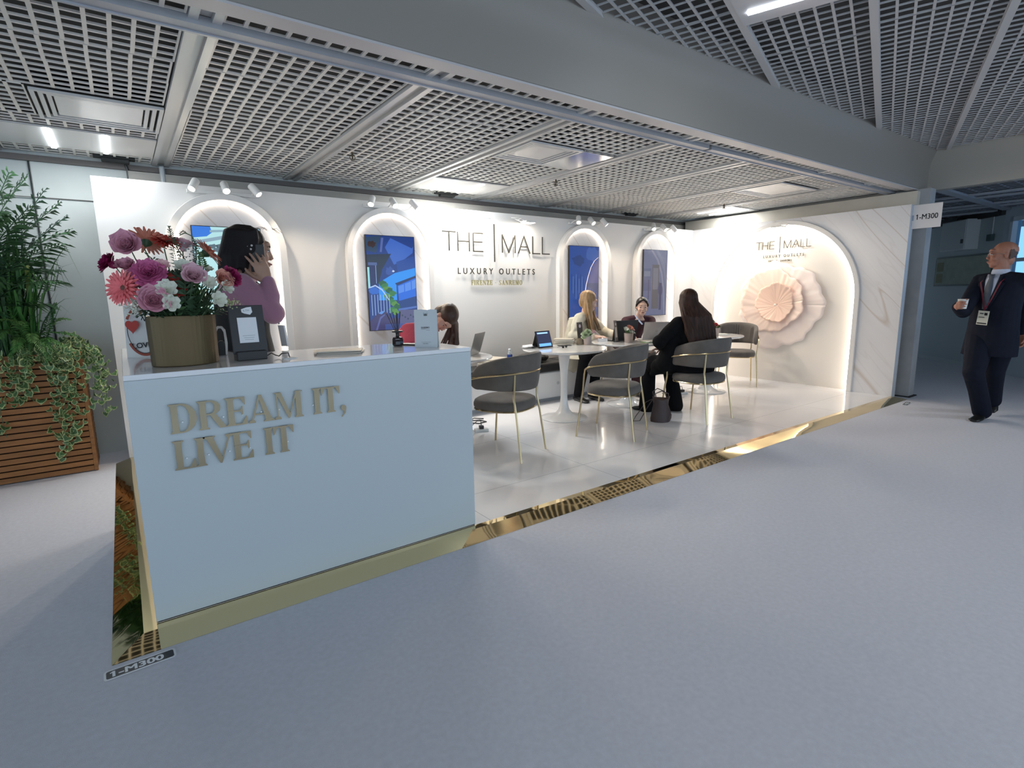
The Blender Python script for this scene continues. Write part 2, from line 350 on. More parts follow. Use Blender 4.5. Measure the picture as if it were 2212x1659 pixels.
# thin tile seams at x=2.46+1.12k, y=1.0+.47k
N, Lk = nt.nodes, nt.links
tc = N.new('ShaderNodeTexCoord'); sp = N.new('ShaderNodeSeparateXYZ'); Lk.new(tc.outputs['Object'], sp.inputs[0])
def _m(op, a, c=0):
    n = N.new('ShaderNodeMath'); n.operation = op
    for i, x in enumerate((a, c)):
        if isinstance(x, (int, float)): n.inputs[i].default_value = x
        else: Lk.new(x, n.inputs[i])
    return n.outputs[0]
def seam(out, off, per): return _m('LESS_THAN', _m('PINGPONG', _m('SUBTRACT', out, off), per/2), .0016)
sx_ = _m('MAXIMUM', seam(sp.outputs[0], 2.46, 1.13), seam(sp.outputs[1], 1.005, 1.0))
mx = N.new('ShaderNodeMix'); mx.data_type = 'RGBA'; Lk.new(sx_, mx.inputs[0]); old = N['Principled BSDF'].inputs['Base Color'].links[0].from_socket
Lk.new(old, mx.inputs[6]); mx.inputs[7].default_value = (.33,.33,.36,1); Lk.new(mx.outputs[2], N['Principled BSDF'].inputs['Base Color'])
# platform
W1, SK = .046, .105
e = empty('booth_platform', (3.7,1.4,0), 0, 'low white glossy tiled platform with mirrored gold skirting under the whole stand', 'platform')
def sub(mb, name, mat, p, **k):
    mb.v = [(x-p.location.x, y-p.location.y, z-p.location.z) for x,y,z in mb.v]; return mb.build(name, mat, p, **k)
o = sub(MB().box(0, LL, 0, DD, .004, ZP), 'tiled_deck', tilem, e, ang=0)
# tile seams use object coordinates: keep them in world terms
for q in (sp,): pass
x0, x1, y0, y1 = -W1, LL+.01, -W1, DD
mb = MB(); zt = ZP-.0006
mb.add([(0,0,zt),(x0,y0,zt),(x1,y0,zt),(x1,0,zt)], [(0,1,2,3)]); mb.add([(0,0,zt),(0,y1,zt),(x0,y1,zt),(x0,y0,zt)], [(0,1,2,3)])
sub(mb, 'gold_border', gold, e, ang=0)
for nm, pts in (('gold_skirt_front', [(x0,y0,zt),(x0-SK,y0-SK,.001),(x1+SK,y0-SK,.001),(x1,y0,zt)]), ('gold_skirt_side', [(x0,y1,zt),(x0-SK,y1+.0,.001),(x0-SK,y0-SK,.001),(x0,y0,zt)]), ('gold_skirt_end', [(x1,y0,zt),(x1+SK,y0-SK,.001),(x1+SK,.3,.001),(x1,.3,zt)])):
    # subdivided slightly wavy polished sheet
    a, b, c, d = map(V, pts); n = 60 if 'end' not in nm else 4; g = []
    for i in range(n+1):
        t = i/n; p, q = a.lerp(d,t), b.lerp(c,t); w = .0012*sin(i*1.7)+.0010*sin(i*.63+1)
        g.append([p, p.lerp(q,.5)+V((0,0,w)), q])
    sub(MB().surf(g), nm, gold, e, ang=60)
# arched panels on the back wall: outline helper in (x, z)
def arch(xc, hw, z0, ztop, n=28):
    zs = ztop-hw; return [(xc-hw,z0)]+[(xc+hw*cos(pi-pi*i/n), zs+hw*sin(pi-pi*i/n)) for i in range(n+1)]+[(xc+hw,z0)]
TB = wallT((0,DD,0), (1,0,0)); TB = MX(((1,0,0,0),(0,0,-1,DD),(0,1,0,0),(0,0,0,1)))      # (x,z,h) -> world, h toward the viewer
# back wall, plain box, and the right wall with an arched recess
struct('wall_booth_back', MB().box(-.056, LL+.09, DD, DD+.09, ZP, TOP), white, ang=0)
led = M('led_strip', (1,.93,.82), .5, emit=5.5, ecol=(1,.90,.76))
warmled = M('led_strip_pale', (1,.95,.88), .5, emit=6, ecol=(1,.93,.84))
marbX, marbY = marble('marble_end_wall', 0), marble('marble_panels', 1)
ARCH = [(.845,.0),(2.357,.0),(5.11,.0),(6.572,.0)]
names = ['leftmost, behind the phoning woman', 'second, behind the reed diffuser', 'behind the blonde woman', 'rightmost, nearest the room corner']
for i, (xc, _) in enumerate(ARCH):
    zb = ZP if i < 1 else .52
    e = empty('arched_niche', (xc,DD,0), 0, 'glowing white arch with marble panel, '+names[i], 'wall niche', 'arched niches on the back wall')
    T = MX.Translation((-xc,-DD,0)) @ TB
    zt_ = 2.225
    MB().band(arch(xc,.475,zb,zt_), arch(xc,.415,zb,zt_-.055), .001, .075, T, closed=False).build('frame', white, e, ang=30, bevel=.004)
    MB().prism(arch(xc,.413,zb,zt_-.057), .001, .008, T).build('marble_panel', marbY, e, ang=0)
    pts = [T @ V((x,z,.020)) for x,z in arch(xc,.404,zb,zt_-.066)]
    MB().tube(pts, .0085, 6).build('light_strip', led, e)
# wall of marble at the right end, with recess
TRW = MX(((0,0,-1,LL),(-1,0,0,0),(0,1,0,0),(0,0,0,1)))      # local x = -y world, local y = z, h toward -x
yc_, hwN, ztN = 1.465, .985, 2.21
mb = MB(); outer = arch(-yc_, hwN, ZP, ztN, 40)
# wall face as strips around the arch
poly = [(-DD,ZP)]+[( -DD,TOP),(0.018,TOP),(0.018,ZP)]
def face_with_arch(mb, yL, yR, zt, arc, h, T):
    top = [(x, zt) for x, z in arc]; n = len(arc)
    vs_ = [(x,z,h) for x,z in arc]+[(x,z,h) for x,z in top]
    mb.add(vs_, [(i,i+1,n+i+1,n+i) for i in range(1,n-2)], T)
    mb.add([(yL,ZP,h),(arc[0][0],ZP,h),(arc[0][0],zt,h),(yL,zt,h)], [(0,1,2,3)], T)
    mb.add([(arc[-1][0],ZP,h),(yR,ZP,h),(yR,zt,h),(arc[-1][0],zt,h)], [(0,1,2,3)], T)
face_with_arch(mb, -DD, .018, TOP, outer, 0, TRW)
struct('wall_booth_right', mb, marbX, ang=0)
RD = .085
mb = MB(); n = len(outer); mb.add([(x,z,h) for h in (0,-RD) for x,z in outer], [(i,n+i,n+i+1,i+1) for i in range(n-1)], TRW)
struct('trim_%d' % tn, mb, white, ang=40); tn += 1
struct('wall_booth_niche', MB().box(LL+RD, LL+RD+.012, .3, 2.6, .0, 2.25), M('niche_paint',(.82,.76,.69),.5), ang=0)
struct('trim_%d' % tn, MB().box(LL+.0012,LL+.09,.0015,.4,2.2,TOP-.003).box(LL+.0008,LL+.09,-.018,.001,.0,TOP).box(LL+.0012,LL+.09,.0,DD,TOP-.002,TOP), M('wall_edge',(.62,.64,.68),.5), ang=0); tn += 1
struct('trim_%d' % tn, MB().box(LL+.001,LL+.10,.46,2.46,ZP-.03,ZP), tilem, ang=0); tn += 1
struct('trim_%d' % tn, MB().box(LL+.0985,LL+.105,-.018,DD,0,TOP), white, ang=0); tn += 1
e = empty('arched_niche', (LL,yc_,0), 0, 'large arched recess with glowing edge in the marble end wall, holding a pink paper flower', 'wall niche')
T = MX.Translation((-LL,-yc_,0)) @ TRW
MB().band(arch(-yc_,hwN+.055,ZP,ztN+.055,40), arch(-yc_,hwN-.002,ZP,ztN,40), .0005, .035, T, closed=False).build('frame', white, e, ang=30, bevel=.004)
MB().tube([T @ V((x,z,-.012)) for x,z in arch(-yc_,hwN-.014,ZP,ztN-.014,40)], .010, 6).build('light_strip', warmled, e)
# ---------------------------------------------------------------- counter
e = empty('reception_counter', (.77,.35,ZP), 0, 'tall pale reception counter with mirrored gold slogan, at the front left corner of the stand', 'counter')
def counter_poly(i=0): return [(0+i,0+i),(1.5375-i,0+i),(1.5375-i,.42-i),(1.20,.56-i),(.50-i,.56-i),(.47-i,1.39-i),(0+i,1.39-i)]
sub(MB().prism(counter_poly(), ZP+.0045, CT-.022), 'body', lamin, e, ang=0, bevel=.0025)
sub(MB().prism(counter_poly(), CT-.0215, CT), 'countertop', M('counter_top',(.80,.80,.82),.16,coat=.4), e, ang=0, bevel=.002)
sub(MB().box(.004,1.534,.002,.01,ZP-.0005,ZP+.004), 'shadow_gap', M('black_plastic'), e, ang=0)
# didone letters built from outlines
def ring(cx, cy, rx, ry, tx, ty, a0, a1, n=18):
    o = [(cx+rx*cos(R(a0+(a1-a0)*i/n)), cy+ry*sin(R(a0+(a1-a0)*i/n))) for i in range(n+1)]
    q = [(cx+(rx-tx)*cos(R(a0+(a1-a0)*i/n)), cy+(ry-ty)*sin(R(a0+(a1-a0)*i/n))) for i in range(n+1)]
    return ('B', o, q)
def rect(x0,y0,x1,y1): return ('P', [(x0,y0),(x1,y0),(x1,y1),(x0,y1)])
def serif(x0, x1, y, up):       # thin slab with wedge towards stem
    t = .045; s = 1 if up else -1
    return ('P', [(x0,y),(x1,y),(x1,y+s*t*.5),((x0+x1)/2+.09,y+s*(t+.05)),((x0+x1)/2-.09,y+s*(t+.05)),(x0,y+s*t*.5)])
def stem(x, w=.2, s=.07): return [rect(x,0,x+w,1), serif(x-s,x+w+s,0,True), serif(x-s,x+w+s,1,False)]
T_ = .05
def E_arms(x, r, w=.2):
    return stem(x,w)+[rect(x,1-T_,r,1), rect(x,0,r,T_), rect(x,.49,r-.12,.49+T_),
      ('P',[(r,1),(r,.72),(r-.03,.72),(r-.15,1-T_)]), ('P',[(r+.03,0),(r+.03,.30),(r,.30),(r-.15,T_)]), ('P',[(r-.12,.36),(r-.09,.36),(r-.09,.67),(r-.12,.67),(r-.19,.515)])]
GLY = {
 'D': (stem(.07)+[ring(.37,.5,.46,.5,.22,T_,-90,90), rect(.25,1-T_,.39,1), rect(.25,0,.39,T_)], .90),
 'R': (stem(.07)+[ring(.40,.745,.33,.255,.19,T_,-90,90), rect(.25,1-T_,.41,1), rect(.25,.49,.41,.49+T_), ('P',[(.36,.52),(.56,.52),(.86,.03),(.93,.03),(.93,0),(.66,0)])], .92),
 'E': (E_arms(.07,.66), .75), 'F': (stem(.07)+[rect(.07,1-T_,.64,1), rect(.07,.47,.5,.47+T_), ('P',[(.64,1),(.64,.70),(.61,.70),(.48,1-T_)]), ('P',[(.5,.34),(.53,.34),(.53,.66),(.5,.66),(.43,.495)])], .68),
 'A': ([('P',[(.0+.10,0),(.16,0),(.46,.90),(.42,1)]), ('P',[(.40,1),(.52,1),(.86,0),(.63,0)]), rect(.22,.27,.62,.27+T_), serif(.02,.26,0,True), serif(.54,.95,0,True)], .95),
 'M': ([rect(.12,0,.17,1), ('P',[(.12,1),(.30,1),(.60,.16),(.52,0)]), ('P',[(.52,0),(.57,.0),(.90,1),(.85,1)]), rect(.82,0,1.02,1), serif(.03,.26,0,True), serif(.76,1.08,0,True), rect(.03,1-.03,.28,1), rect(.84,.97,1.08,1)], 1.12),
 'I': (stem(.07), .36), 'T': (stem(.29)+[rect(.02,1-T_,.76,1), ('P',[(.02,1),(.02,.70),(.05,.70),(.18,1-T_)]), ('P',[(.76,1),(.76,.70),(.73,.70),(.60,1-T_)])], .80),
 'L': (stem(.07)+[rect(.07,0,.64,T_), ('P',[(.66,0),(.66,.32),(.63,.32),(.46,T_)])], .70),
 'V': ([('P',[(.03,1),(.26,1),(.52,.18),(.43,0)]), ('P',[(.43,0),(.49,0),(.84,1),(.78,1)]), serif(-.05,.34,1,False), serif(.66,.92,1,False)], .90),
 'N': ([rect(.10,0,.15,1), ('P',[(.04,1),(.27,1),(.80,0),(.66,0)]), rect(.76,0,.81,1), serif(.02,.24,0,True), serif(.67,.90,1,False)], .95),
 'Z': ([rect(.06,1-T_,.68,1), rect(.04,0,.70,T_), ('P',[(.04,T_),(.28,T_),(.68,1-T_),(.44,1-T_)]), ('P',[(.06,1),(.06,.70),(.09,.70),(.22,1-T_)]), ('P',[(.70,0),(.70,.30),(.67,.30),(.52,T_)])], .76),
 'S': ([ring(.36,.74,.27,.26,.16,T_,50,270), ring(.36,.26,.30,.26,.17,T_,-130,90), rect(.02,.02,.06,.32), rect(.60,.70,.64,.98)], .72),
 'O': ([ring(.46,.5,.42,.52,.19,T_,0,360,36)], .93), ' ': ([], .42), '-': ([rect(.05,.42,.35,.50)], .44),
 ',': ([ring(.13,.11,.11,.11,.11,.11,0,360,16), ('P',[(.24,.10),(.20,-.10),(.04,-.26),(.02,-.23),(.12,-.12),(.13,.02)])], .32),
}
def didone(txt, h, T, mat, parent, depth, sx=1, sp=0, groups=1):
    x = 0
    for ch in txt:
        parts, adv = GLY[ch]
        if parts:
            mb = MB()
            for j, g in enumerate(parts):
                eps = j*.00012
                if g[0] == 'P': mb.prism([(p*h*sx+x, q_*h) for p,q_ in g[1]], 0, depth+eps, T)
                else: mb.band([(p*h*sx+x, q_*h) for p,q_ in g[1]], [(p*h*sx+x, q_*h) for p,q_ in g[2]], 0, depth+eps, T, closed=False)
            mb.build('letter' if ch != ',' else 'comma', mat, parent, ang=0)
        x += adv*h*sx+sp
    return x
goldl = M('gold_letter', (.55,.48,.32), .10, 1)
TF = MX(((1,0,0,0),(0,0,-1,0),(0,1,0,0),(0,0,0,1)))       # counter front: h toward -y
e = empty('slogan_lettering', (.13,0,.65), 0, 'mirrored gold serif letters reading DREAM IT, LIVE IT on the counter front', 'lettering')
T0 = MX.Translation(-e.location)
didone('DREAM IT,', .119, T0 @ MX.Translation((.128,-.0,.810)) @ TF @ MX.Translation((0,0,.010)), goldl, e, .004, .965, -.0045)
didone('LIVE IT', .119, T0 @ MX.Translation((.128,0,.660)) @ TF @ MX.Translation((0,0,.010)), goldl, e, .004, .965, -.0045)
for x, z in [(.17+.073*i,.85) for i in range(9)]+[(.17+.078*i,.70) for i in range(6)]: sub(MB().box(x,x+.006,-.0098,-.0005,z,z+.006), 'spacer', M('acrylic',(.8,.85,.88),.1), e, ang=0)
# ---------------------------------------------------------------- wall names
lett = M('brushed_letter', (.07,.06,.045), .4, .3)
def thin_word(T, mat, parent, s, w=.014, dep=.006):
    """THE | MALL from strokes; unit height .2 at s=1"""
    H = .203
    def ln(pts, nm='letter'):
        mb = MB()
        for j, (a, b) in enumerate(pts):
            a, b = V((a[0]*s,a[1]*s,0)), V((b[0]*s,b[1]*s,0)); d = (b-a).normalized(); n_ = V((-d.y,d.x,0))*w*s/2; a = a-d*w*s*.3; b = b+d*w*s*.3
            mb.add([p+V((0,0,h)) for h in (0,dep+j*.0001) for p in (a+n_,a-n_,b-n_,b+n_)], [(3,2,1,0),(4,5,6,7),(0,1,5,4),(1,2,6,5),(2,3,7,6),(3,0,4,7)], T)
        mb.build(nm, mat, parent, ang=0)
    ln([((0,H),(.165,H)),((.082,H),(.082,0))]); ln([((.195,0),(.195,H)),((.345,0),(.345,H)),((.195,H*.52),(.345,H*.52))])
    ln([((.40,0),(.40,H)),((.40,H),(.53,H)),((.40,H*.52),(.52,H*.52)),((.40,0),(.53,0))])
    ln([((.69,-.11),(.69,.315))], 'bar')
    ln([((.805,0),(.805,H)),((.805,H),(.90,.0)),((.90,0),(.995,H)),((.995,H),(.995,0))])
    ln([((1.045,0),(1.13,H)),((1.13,H),(1.22,0)),((1.075,.075),(1.19,.075))])
    ln([((1.265,H),(1.265,0)),((1.265,0),(1.38,0))]); ln([((1.42,H),(1.42,0)),((1.42,0),(1.535,0))])
e = empty('wall_sign', (3.75,DD,1.6), 0, 'large metal THE MALL lettering with small lines below, centre of the back wall', 'sign')
T0 = MX.Translation(-e.location) @ TB
thin_word(T0 @ MX.Translation((2.975,1.826,.022)), lett, e, 1.0)
text_mesh('LUXURY OUTLETS', .098, T0 @ MX.Translation((3.155,1.570,.022)), lett, 'lettering', e, .003, .0012, .88, spacing=1.72)
didone('FIRENZE - SANREMO', .058, T0 @ MX.Translation((3.335,1.443,.020)), M('gilt_letter',(.42,.34,.12),.3,.7), e, .006, .80, .009)
for x, z in [(3.06,1.9),(3.18,1.86),(3.32,1.86),(3.40,1.86),(3.665,1.8),(3.665,2.05),(3.785,1.9),(3.97,1.9),(4.06,1.9),(4.245,1.9),(4.40,1.9)]: MB().box(x-.003,x+.003,z-.003,z+.003,0,.022,T0).build('spacer', M('acrylic'), e, ang=0)
e = empty('wall_sign', (LL+RD,1.45,1.8), 0, 'small metal THE MALL lettering inside the big arch above the pink paper flower', 'sign')
TN = MX(((0,0,-1,LL+RD),(-1,0,0,0),(0,1,0,0),(0,0,0,1)))
T0 = MX.Translation(-e.location) @ TN
thin_word(T0 @ MX.Translation((-1.865,1.905,.022)), lett, e, .50, .016)
text_mesh('LUXURY OUTLETS', .052, T0 @ MX.Translation((-1.755,1.786,.020)), lett, 'lettering', e, .002, .0008, .86, spacing=1.7)
text_mesh('FIRENZE - SANREMO', .034, T0 @ MX.Translation((-1.675,1.725,.020)), lett, 'lettering', e, .002, .001, .9, spacing=1.2)
# ---------------------------------------------------------------- booth number sign + floor stickers
def E_(c, s=.62): return M('screen_%d_%d_%d_%d' % (c[0]*99, c[1]*99, c[2]*99, s*10), (0,0,0), .12, emit=s, ecol=c)
ink = M('ink_black', (.012,.012,.014), .6)
e = empty('stand_number_sign', (7.555,-.16,2.0), 0, 'white square sign reading 1-M300 sticking out from the top of the marble wall', 'sign')
T0 = MX.Translation(-e.location) @ MX(((0,0,-1,7.552),(-1,0,0,0),(0,1,0,0),(0,0,0,1)))
MB().box(.022,.300,2.008,2.272,-.004,0,T0).build('panel', M('sign_white',(.74,.70,.69),.5), e, ang=0)
MB().box(-.03,.038,2.10,2.16,.0,.003,T0).build('tape', M('clear_tape',(.45,.50,.62),.2,alpha=.75), e, ang=0)
text_mesh('1-M300', .082, T0 @ MX.Translation((.055,2.108,.0005)), ink, 'lettering', e, .0005, .0012, .84)
def floor_sticker(c, rz, lab):
    e = empty('floor_sticker', (*c,.0015), rz, lab, 'sticker', 'stand number stickers on the floor')
    def rr(w, h, r): return [(sx*(w/2-r)+r*cos(a+b), sy*(h/2-r)+r*sin(a+b)) for sx,sy,a in ((1,1,0),(-1,1,pi/2),(-1,-1,pi),(1,-1,3*pi/2)) for b in (0,pi/8,pi/4,3*pi/8,pi/2)]
    MB().prism(rr(.222,.062,.012), 0, .0008).build('border', M('sticker_white',(.78,.80,.84),.4), e, ang=0)
    MB().prism(rr(.208,.048,.008), .0008, .0012).build('black_field', M('sticker_black',(.015,.017,.025),.4), e, ang=0)
    text_mesh('1-M300', .048, MX.Translation((-.095,-.017,.0014)), M('sticker_white'), 'lettering', e, .0003, .0015, 1.12)
p, q = at(235,1471,2,0), at(373,1421,2,0); d = (q-p).normalized(); nn = V((-d.y,d.x,0)); c = (p+q)/2+nn*.031
floor_sticker((c.x,c.y), math.atan2(d.y,d.x), 'black and white floor sticker reading 1-M300 by the counter corner')
floor_sticker((7.33,-.235), R(8), 'black and white floor sticker at the far right corner of the platform')
# ---------------------------------------------------------------- screens
def screen(i, label, shapes, base):
    xc = ARCH[i][0]; w, z0, z1 = .272, .978, 1.950
    e = empty('wall_screen', (xc,DD-.03,z0), 0, label, 'screen', 'upright screens in the wall niches')
    T = MX.Translation(-e.location) @ TB
    MB().box(xc-w,xc+w,z0,z1,.009,.036,T).build('housing', M('black_plastic'), e, ang=0, bevel=.002)
    mats = [base]; mb = MB(); mb.box(xc-w+.006,xc+w-.006,z0+.006,z1-.006,.036,.0362,T)
    for j, (mat, poly) in enumerate(shapes):
        if mat not in mats: mats.append(mat)
        mb.cur = mats.index(mat)
        P = [(xc-w+.006+(2*w-.012)*u, z1-.006-(z1-z0-.012)*v) for u,v in poly]; a_ = sum(P[k][0]*P[(k+1)%len(P)][1]-P[(k+1)%len(P)][0]*P[k][1] for k in range(len(P)))
        if a_ < 0: P = P[::-1]
        mb.add([(x,z,.0363+j*.00003) for x,z in P], [tuple(range(len(P)))], T)
    mb.build('display', mats, e, ang=0)
def blob(cx, cy, rx, ry, sd, n=14):
    q = random.Random(sd); return [(min(1,max(0,cx+rx*cos(2*pi*i/n)*q.uniform(.6,1.15))), min(1,max(0,cy+ry*sin(2*pi*i/n)*q.uniform(.6,1.15)))) for i in range(n)]
def rc(a,b,c,d): return [(a,b),(c,b),(c,d),(a,d)]
pal, dk, cy_, pale2 = E_((.50,.83,.86)), E_((.05,.07,.08)), E_((.42,.62,.66)), E_((.75,.93,.90))
sh = [(E_((.05,.22,.80)),[(0,0),(.26,0),(.28,.05),(.2,.085),(0,.10)]),(E_((.28,.42,.52)),[(0,.13),(1,-.0),(1,.03),(0,.16)]),(E_((.30,.46,.56)),[(.25,.03),(1,.0),(1,.015),(.25,.05)]),
      (dk,[(.30,.16),(1,.05),(1,.10),(.34,.19)]),(pale2,[(.36,.2),(1,.11),(1,.8),(.40,.8)]),(dk,[(.33,.17),(.37,.17),(.42,.85),(.38,.85)])]
for k in range(9): sh.append((cy_,[(.40,.24+k*.06),(1,.20+k*.06),(1,.203+k*.06),(.40,.244+k*.06)]))
for k in range(5): sh.append((E_((.10,.16,.2)),blob(.15+.06*k,.17+.03*(k%2),.06,.025,k)))
for k in range(6): sh.append((E_((.12,.22,.12)),blob(.62+.08*(k%3),.36+.05*k,.05,.02,k+40)))
sh += [(E_((.70,.80,.55)),rc(.02,.55,.12,1)),(E_((.35,.70,.72)),rc(.2,.62,.24,1)),(pale2,rc(.27,.85,.95,.93)),(E_((.5,.75,.8)),rc(.1,.94,.9,.955))]
screen(0, 'upright screen showing a pale blue building facade, partly behind the flowers and the phoning woman', sh, pal)
nb, mb_, sky, gb = E_((.018,.05,.24)), E_((.03,.10,.48)), E_((.03,.30,.92)), E_((.02,.15,.75))
sh = [(E_((.05,.14,.55)),[(.38,.12),(.50,.02),(.95,.12),(.98,.10),(.96,.17),(.72,.26),(.55,.30)]),(E_((.03,.06,.12)),[(0,.02),(.32,.0),(.24,.1),(.20,.18),(0,.16)]),(E_((.04,.02,.02)),blob(.12,.09,.09,.04,3)),(E_((.10,.14,.38)),[(.31,.02),(.36,.02),(.31,.17),(.27,.17)]),
      (E_((.02,.03,.06)),[(0,.20),(.50,.185),(.30,.35),(.22,.5),(0,.5)]),(E_((.08,.12,.30)),rc(.02,.28,.20,.31)),(E_((.02,.03,.12)),rc(.05,.31,.17,.56)),(E_((.35,.75,.8)),rc(0,.33,.04,.55)),(E_((.30,.45,.85)),rc(.165,.31,.175,.5)),
      (E_((.02,.07,.33)),[(.6,.27),(1,.2),(1,.34),(.62,.38)]),(E_((.04,.09,.35)),blob(.45,.37,.12,.05,8)),(E_((.6,.7,.9)),blob(.53,.37,.03,.012,9)),(sky,[(.22,.49),(.55,.39),(1,.33),(1,.42),(.58,.50),(.58,.68),(.2,.68)]),
      (E_((.02,.04,.14)),[(.55,.50),(1,.415),(1,.44),(.60,.525)]),(gb,[(.60,.525),(1,.44),(1,.64),(.62,.69)]),(E_((.10,.28,.85)),[(.62,.53),(.74,.51),(.74,.59),(.62,.61)]),(E_((.10,.28,.85)),[(.76,.505),(.89,.48),(.89,.57),(.76,.59)]),(E_((.10,.28,.85)),[(.91,.475),(1,.455),(1,.55),(.91,.57)]),
      (E_((.015,.05,.22)),[(.62,.69),(1,.64),(1,.75),(.62,.78)]),(E_((.08,.16,.5)),[(.60,.775),(1,.75),(1,.77),(.60,.80)]),(E_((.10,.10,.22)),rc(.62,.79,1,.95))]
for k in range(12): sh.append((E_(((.02,.12,.05),(.04,.20,.06),(.10,.28,.05))[k%3]),blob(.28+.03*(k%5)+.02*k,.50+.028*k,.09,.035,k+70)))
for k in range(7): sh.append((E_((.35,.5,.8)),rc(.05+.06*k,.62,.062+.06*k,.84)))
sh += [(E_((.03,.14,.6)),blob(.1,.57,.12,.05,5)),(E_((.45,.6,.95)),[(0,.545),(.14,.515),(.28,.56),(.42,.68),(.40,.68),(.27,.575),(.14,.53),(0,.555)]),(E_((.05,.04,.14)),[(0,.9),(.2,.80),(.34,.80),(.42,.87),(.6,.88),(.6,1),(0,1)]),(E_((.12,.30,.75)),[(.17,.82),(.24,.795),(.31,.80),(.24,.83)]),(E_((.10,.12,.35)),[(.1,1),(.2,.86),(.3,.83),(.31,.84),(.22,.88),(.14,1)]),(E_((.05,.08,.28)),rc(.3,.94,1,1))]
for k in range(6): sh.append((E_((.03,.05,.10)),rc(.66+.06*k,.84+.02*(k%3),.69+.06*k,.86+.02*(k%3))))
screen(1, 'upright screen showing a vivid blue sky, trees and a modern blue building', sh, nb)
sh = [(E_((.06,.12,.38)),blob(.8,.1,.25,.12,3)),(E_((.03,.06,.20)),blob(.3,.2,.25,.08,4)),(E_((.10,.10,.26)),[(1,.16),(.80,.25),(.66,.42),(.56,.65),(.5,1),(1,1)]),(E_((.07,.08,.18)),rc(.6,.5,1,.95))]
for k in range(9): sh.append((E_(((.02,.06,.22),(.09,.16,.42))[k%2]),rc(.06+.05*k,.38+.03*(k%3),.085+.05*k,.60+.04*(k%4))))
arcp = [(1.0,.14),(.86,.19),(.74,.28),(.65,.40),(.58,.52),(.53,.66),(.50,.8),(.48,1.0)]
sh.append((E_((.85,.70,.68),1.0),arcp+[(x-.022,y+.002) for x,y in arcp[::-1]]))
for k in range(5): sh.append((E_((.10,.13,.30)),rc(.64+.07*k,.55+.02*k,.66+.07*k,.9)))
screen(2, 'upright dark blue screen with a thin glowing arc, behind the blonde woman', sh, E_((.035,.08,.30)))
g0 = E_((.12,.14,.24))
sh = [(E_((.16,.18,.27)),[(.05,0),(.5,0),(.85,.3),(1,.6),(1,.5),(.9,.2),(.6,0)]),(E_((.20,.21,.30)),[(.28,.0),(.36,0),(.62,.14),(.80,.34),(.90,.6),(.95,1),(.90,1),(.84,.6),(.74,.36),(.56,.16)]),(E_((.09,.11,.20)),rc(.0,.28,.32,.62)),(E_((.10,.10,.12)),rc(.36,.22,.66,.9)),(E_((.15,.15,.2)),rc(.40,.27,.62,.6)),(E_((.07,.07,.15)),blob(.72,.58,.12,.12,5)),(E_((.05,.05,.12)),rc(.68,.5,.78,.92)),(E_((.16,.18,.26)),rc(.02,.32,.28,.40)),(E_((.06,.07,.13)),rc(.2,.45,.24,.75))]
screen(3, 'upright greyish blue screen with dim reflections, nearest the room corner', sh, g0)
# ---------------------------------------------------------------- wall lights
lampw = M('lamp_white', (.78,.76,.73), .4); bulb = M('lamp_face', (1,.9,.7), .4, emit=28, ecol=(1,.86,.62))
floodm = M('flood_face', (1,.97,.9), .4, emit=14, ecol=(1,.93,.80))
def light(kind, loc, energy, col, parent=None, d=None, **k):
    l = bpy.data.lights.new('light', kind); l.energy = energy; l.color = col
    for a, b in k.items(): setattr(l, a, b)
    o = bpy.data.objects.new('light', l); COL.objects.link(o); o.location = loc
    if parent is not None: o.parent = parent
    if d is not None: o.rotation_mode = 'QUATERNION'; o.rotation_quaternion = V(d).to_track_quat('-Z','Y')
    return o
SPOT_W, FLOOD_W = 19, 2.6
places = ['over the leftmost arch', 'over the arch behind the reed diffuser', 'over the arch behind the blonde woman', 'over the arch nearest the corner']
for i, (xc, _) in enumerate(ARCH):
    e = empty('spotlight_bar', (xc,DD,2.20), 0, 'white bar with three small lit cylinder spotlights '+places[i], 'spotlight', 'spotlight bars over the arches')
    MB().box(-.27,.27,-.028,0,.015,.045).build('bar', lampw, e, ang=0, bevel=.003)
    for j, (dx, dv) in enumerate(((-.23,(-.50,-.62,-.9)),(0,(.05,-.85,-.8)),(.23,(.58,-.55,-.9)))):
        dv = V(dv).normalized(); c = V((dx,-.165,.055)); mm = dv.to_track_quat('-Z','Y').to_matrix().to_4x4(); mm.translation = c
        h = MB().lathe([(.028,.055),(.031,.05),(.031,-.048),(.029,-.052),(.026,-.052),(.026,-.048)], 16, mm).build('spot_head', lampw, e)
        MB().tube([(dx,-.02,.03),(dx,-.10,.055),c-dv*.02], .006, 6).build('arm', lampw, e)
        MB().lathe([(.0255,-.0485),(.0255,-.0495)], 16, mm).build('lens', bulb, h)
        light('SPOT', c+dv*.060, SPOT_W, (1,.86,.68), e, dv, spot_size=R(118), spot_blend=.55, shadow_soft_size=.02)
def flood(loc, out, lab, rz):
    e = empty('floodlight', loc, rz, lab, 'floodlight', 'floodlights above the wall lettering')
    MB().box(-.075,.075,-.26,-.14,-.01,.012).build('body', lampw, e, ang=0, bevel=.004)
    MB().box(-.062,.062,-.25,-.15,-.012,-.0102).build('lens', floodm, e, ang=0)
    MB().tube([(-.05,-.15,.0),(-.05,-.02,.05),(-.05,.0,.05)],.006,6).tube([(.05,-.15,0),(.05,-.02,.05),(.05,0,.05)],.006,6).tube([(0,0,.05),(.03,-.03,.07),(-.03,-.06,.075),(-.08,-.05,.06),(-.12,-.02,.065)],.005,6).build('bracket', lampw, e)
    light('AREA', (0,-.20,-.02), FLOOD_W, (1,.93,.82), e, (0,.35,-1), size=.1)
flood((3.39,DD,2.17), 1, 'flat white floodlight above the word THE', 0)
flood((4.04,DD,2.17), 1, 'flat white floodlight above the word MALL', 0)
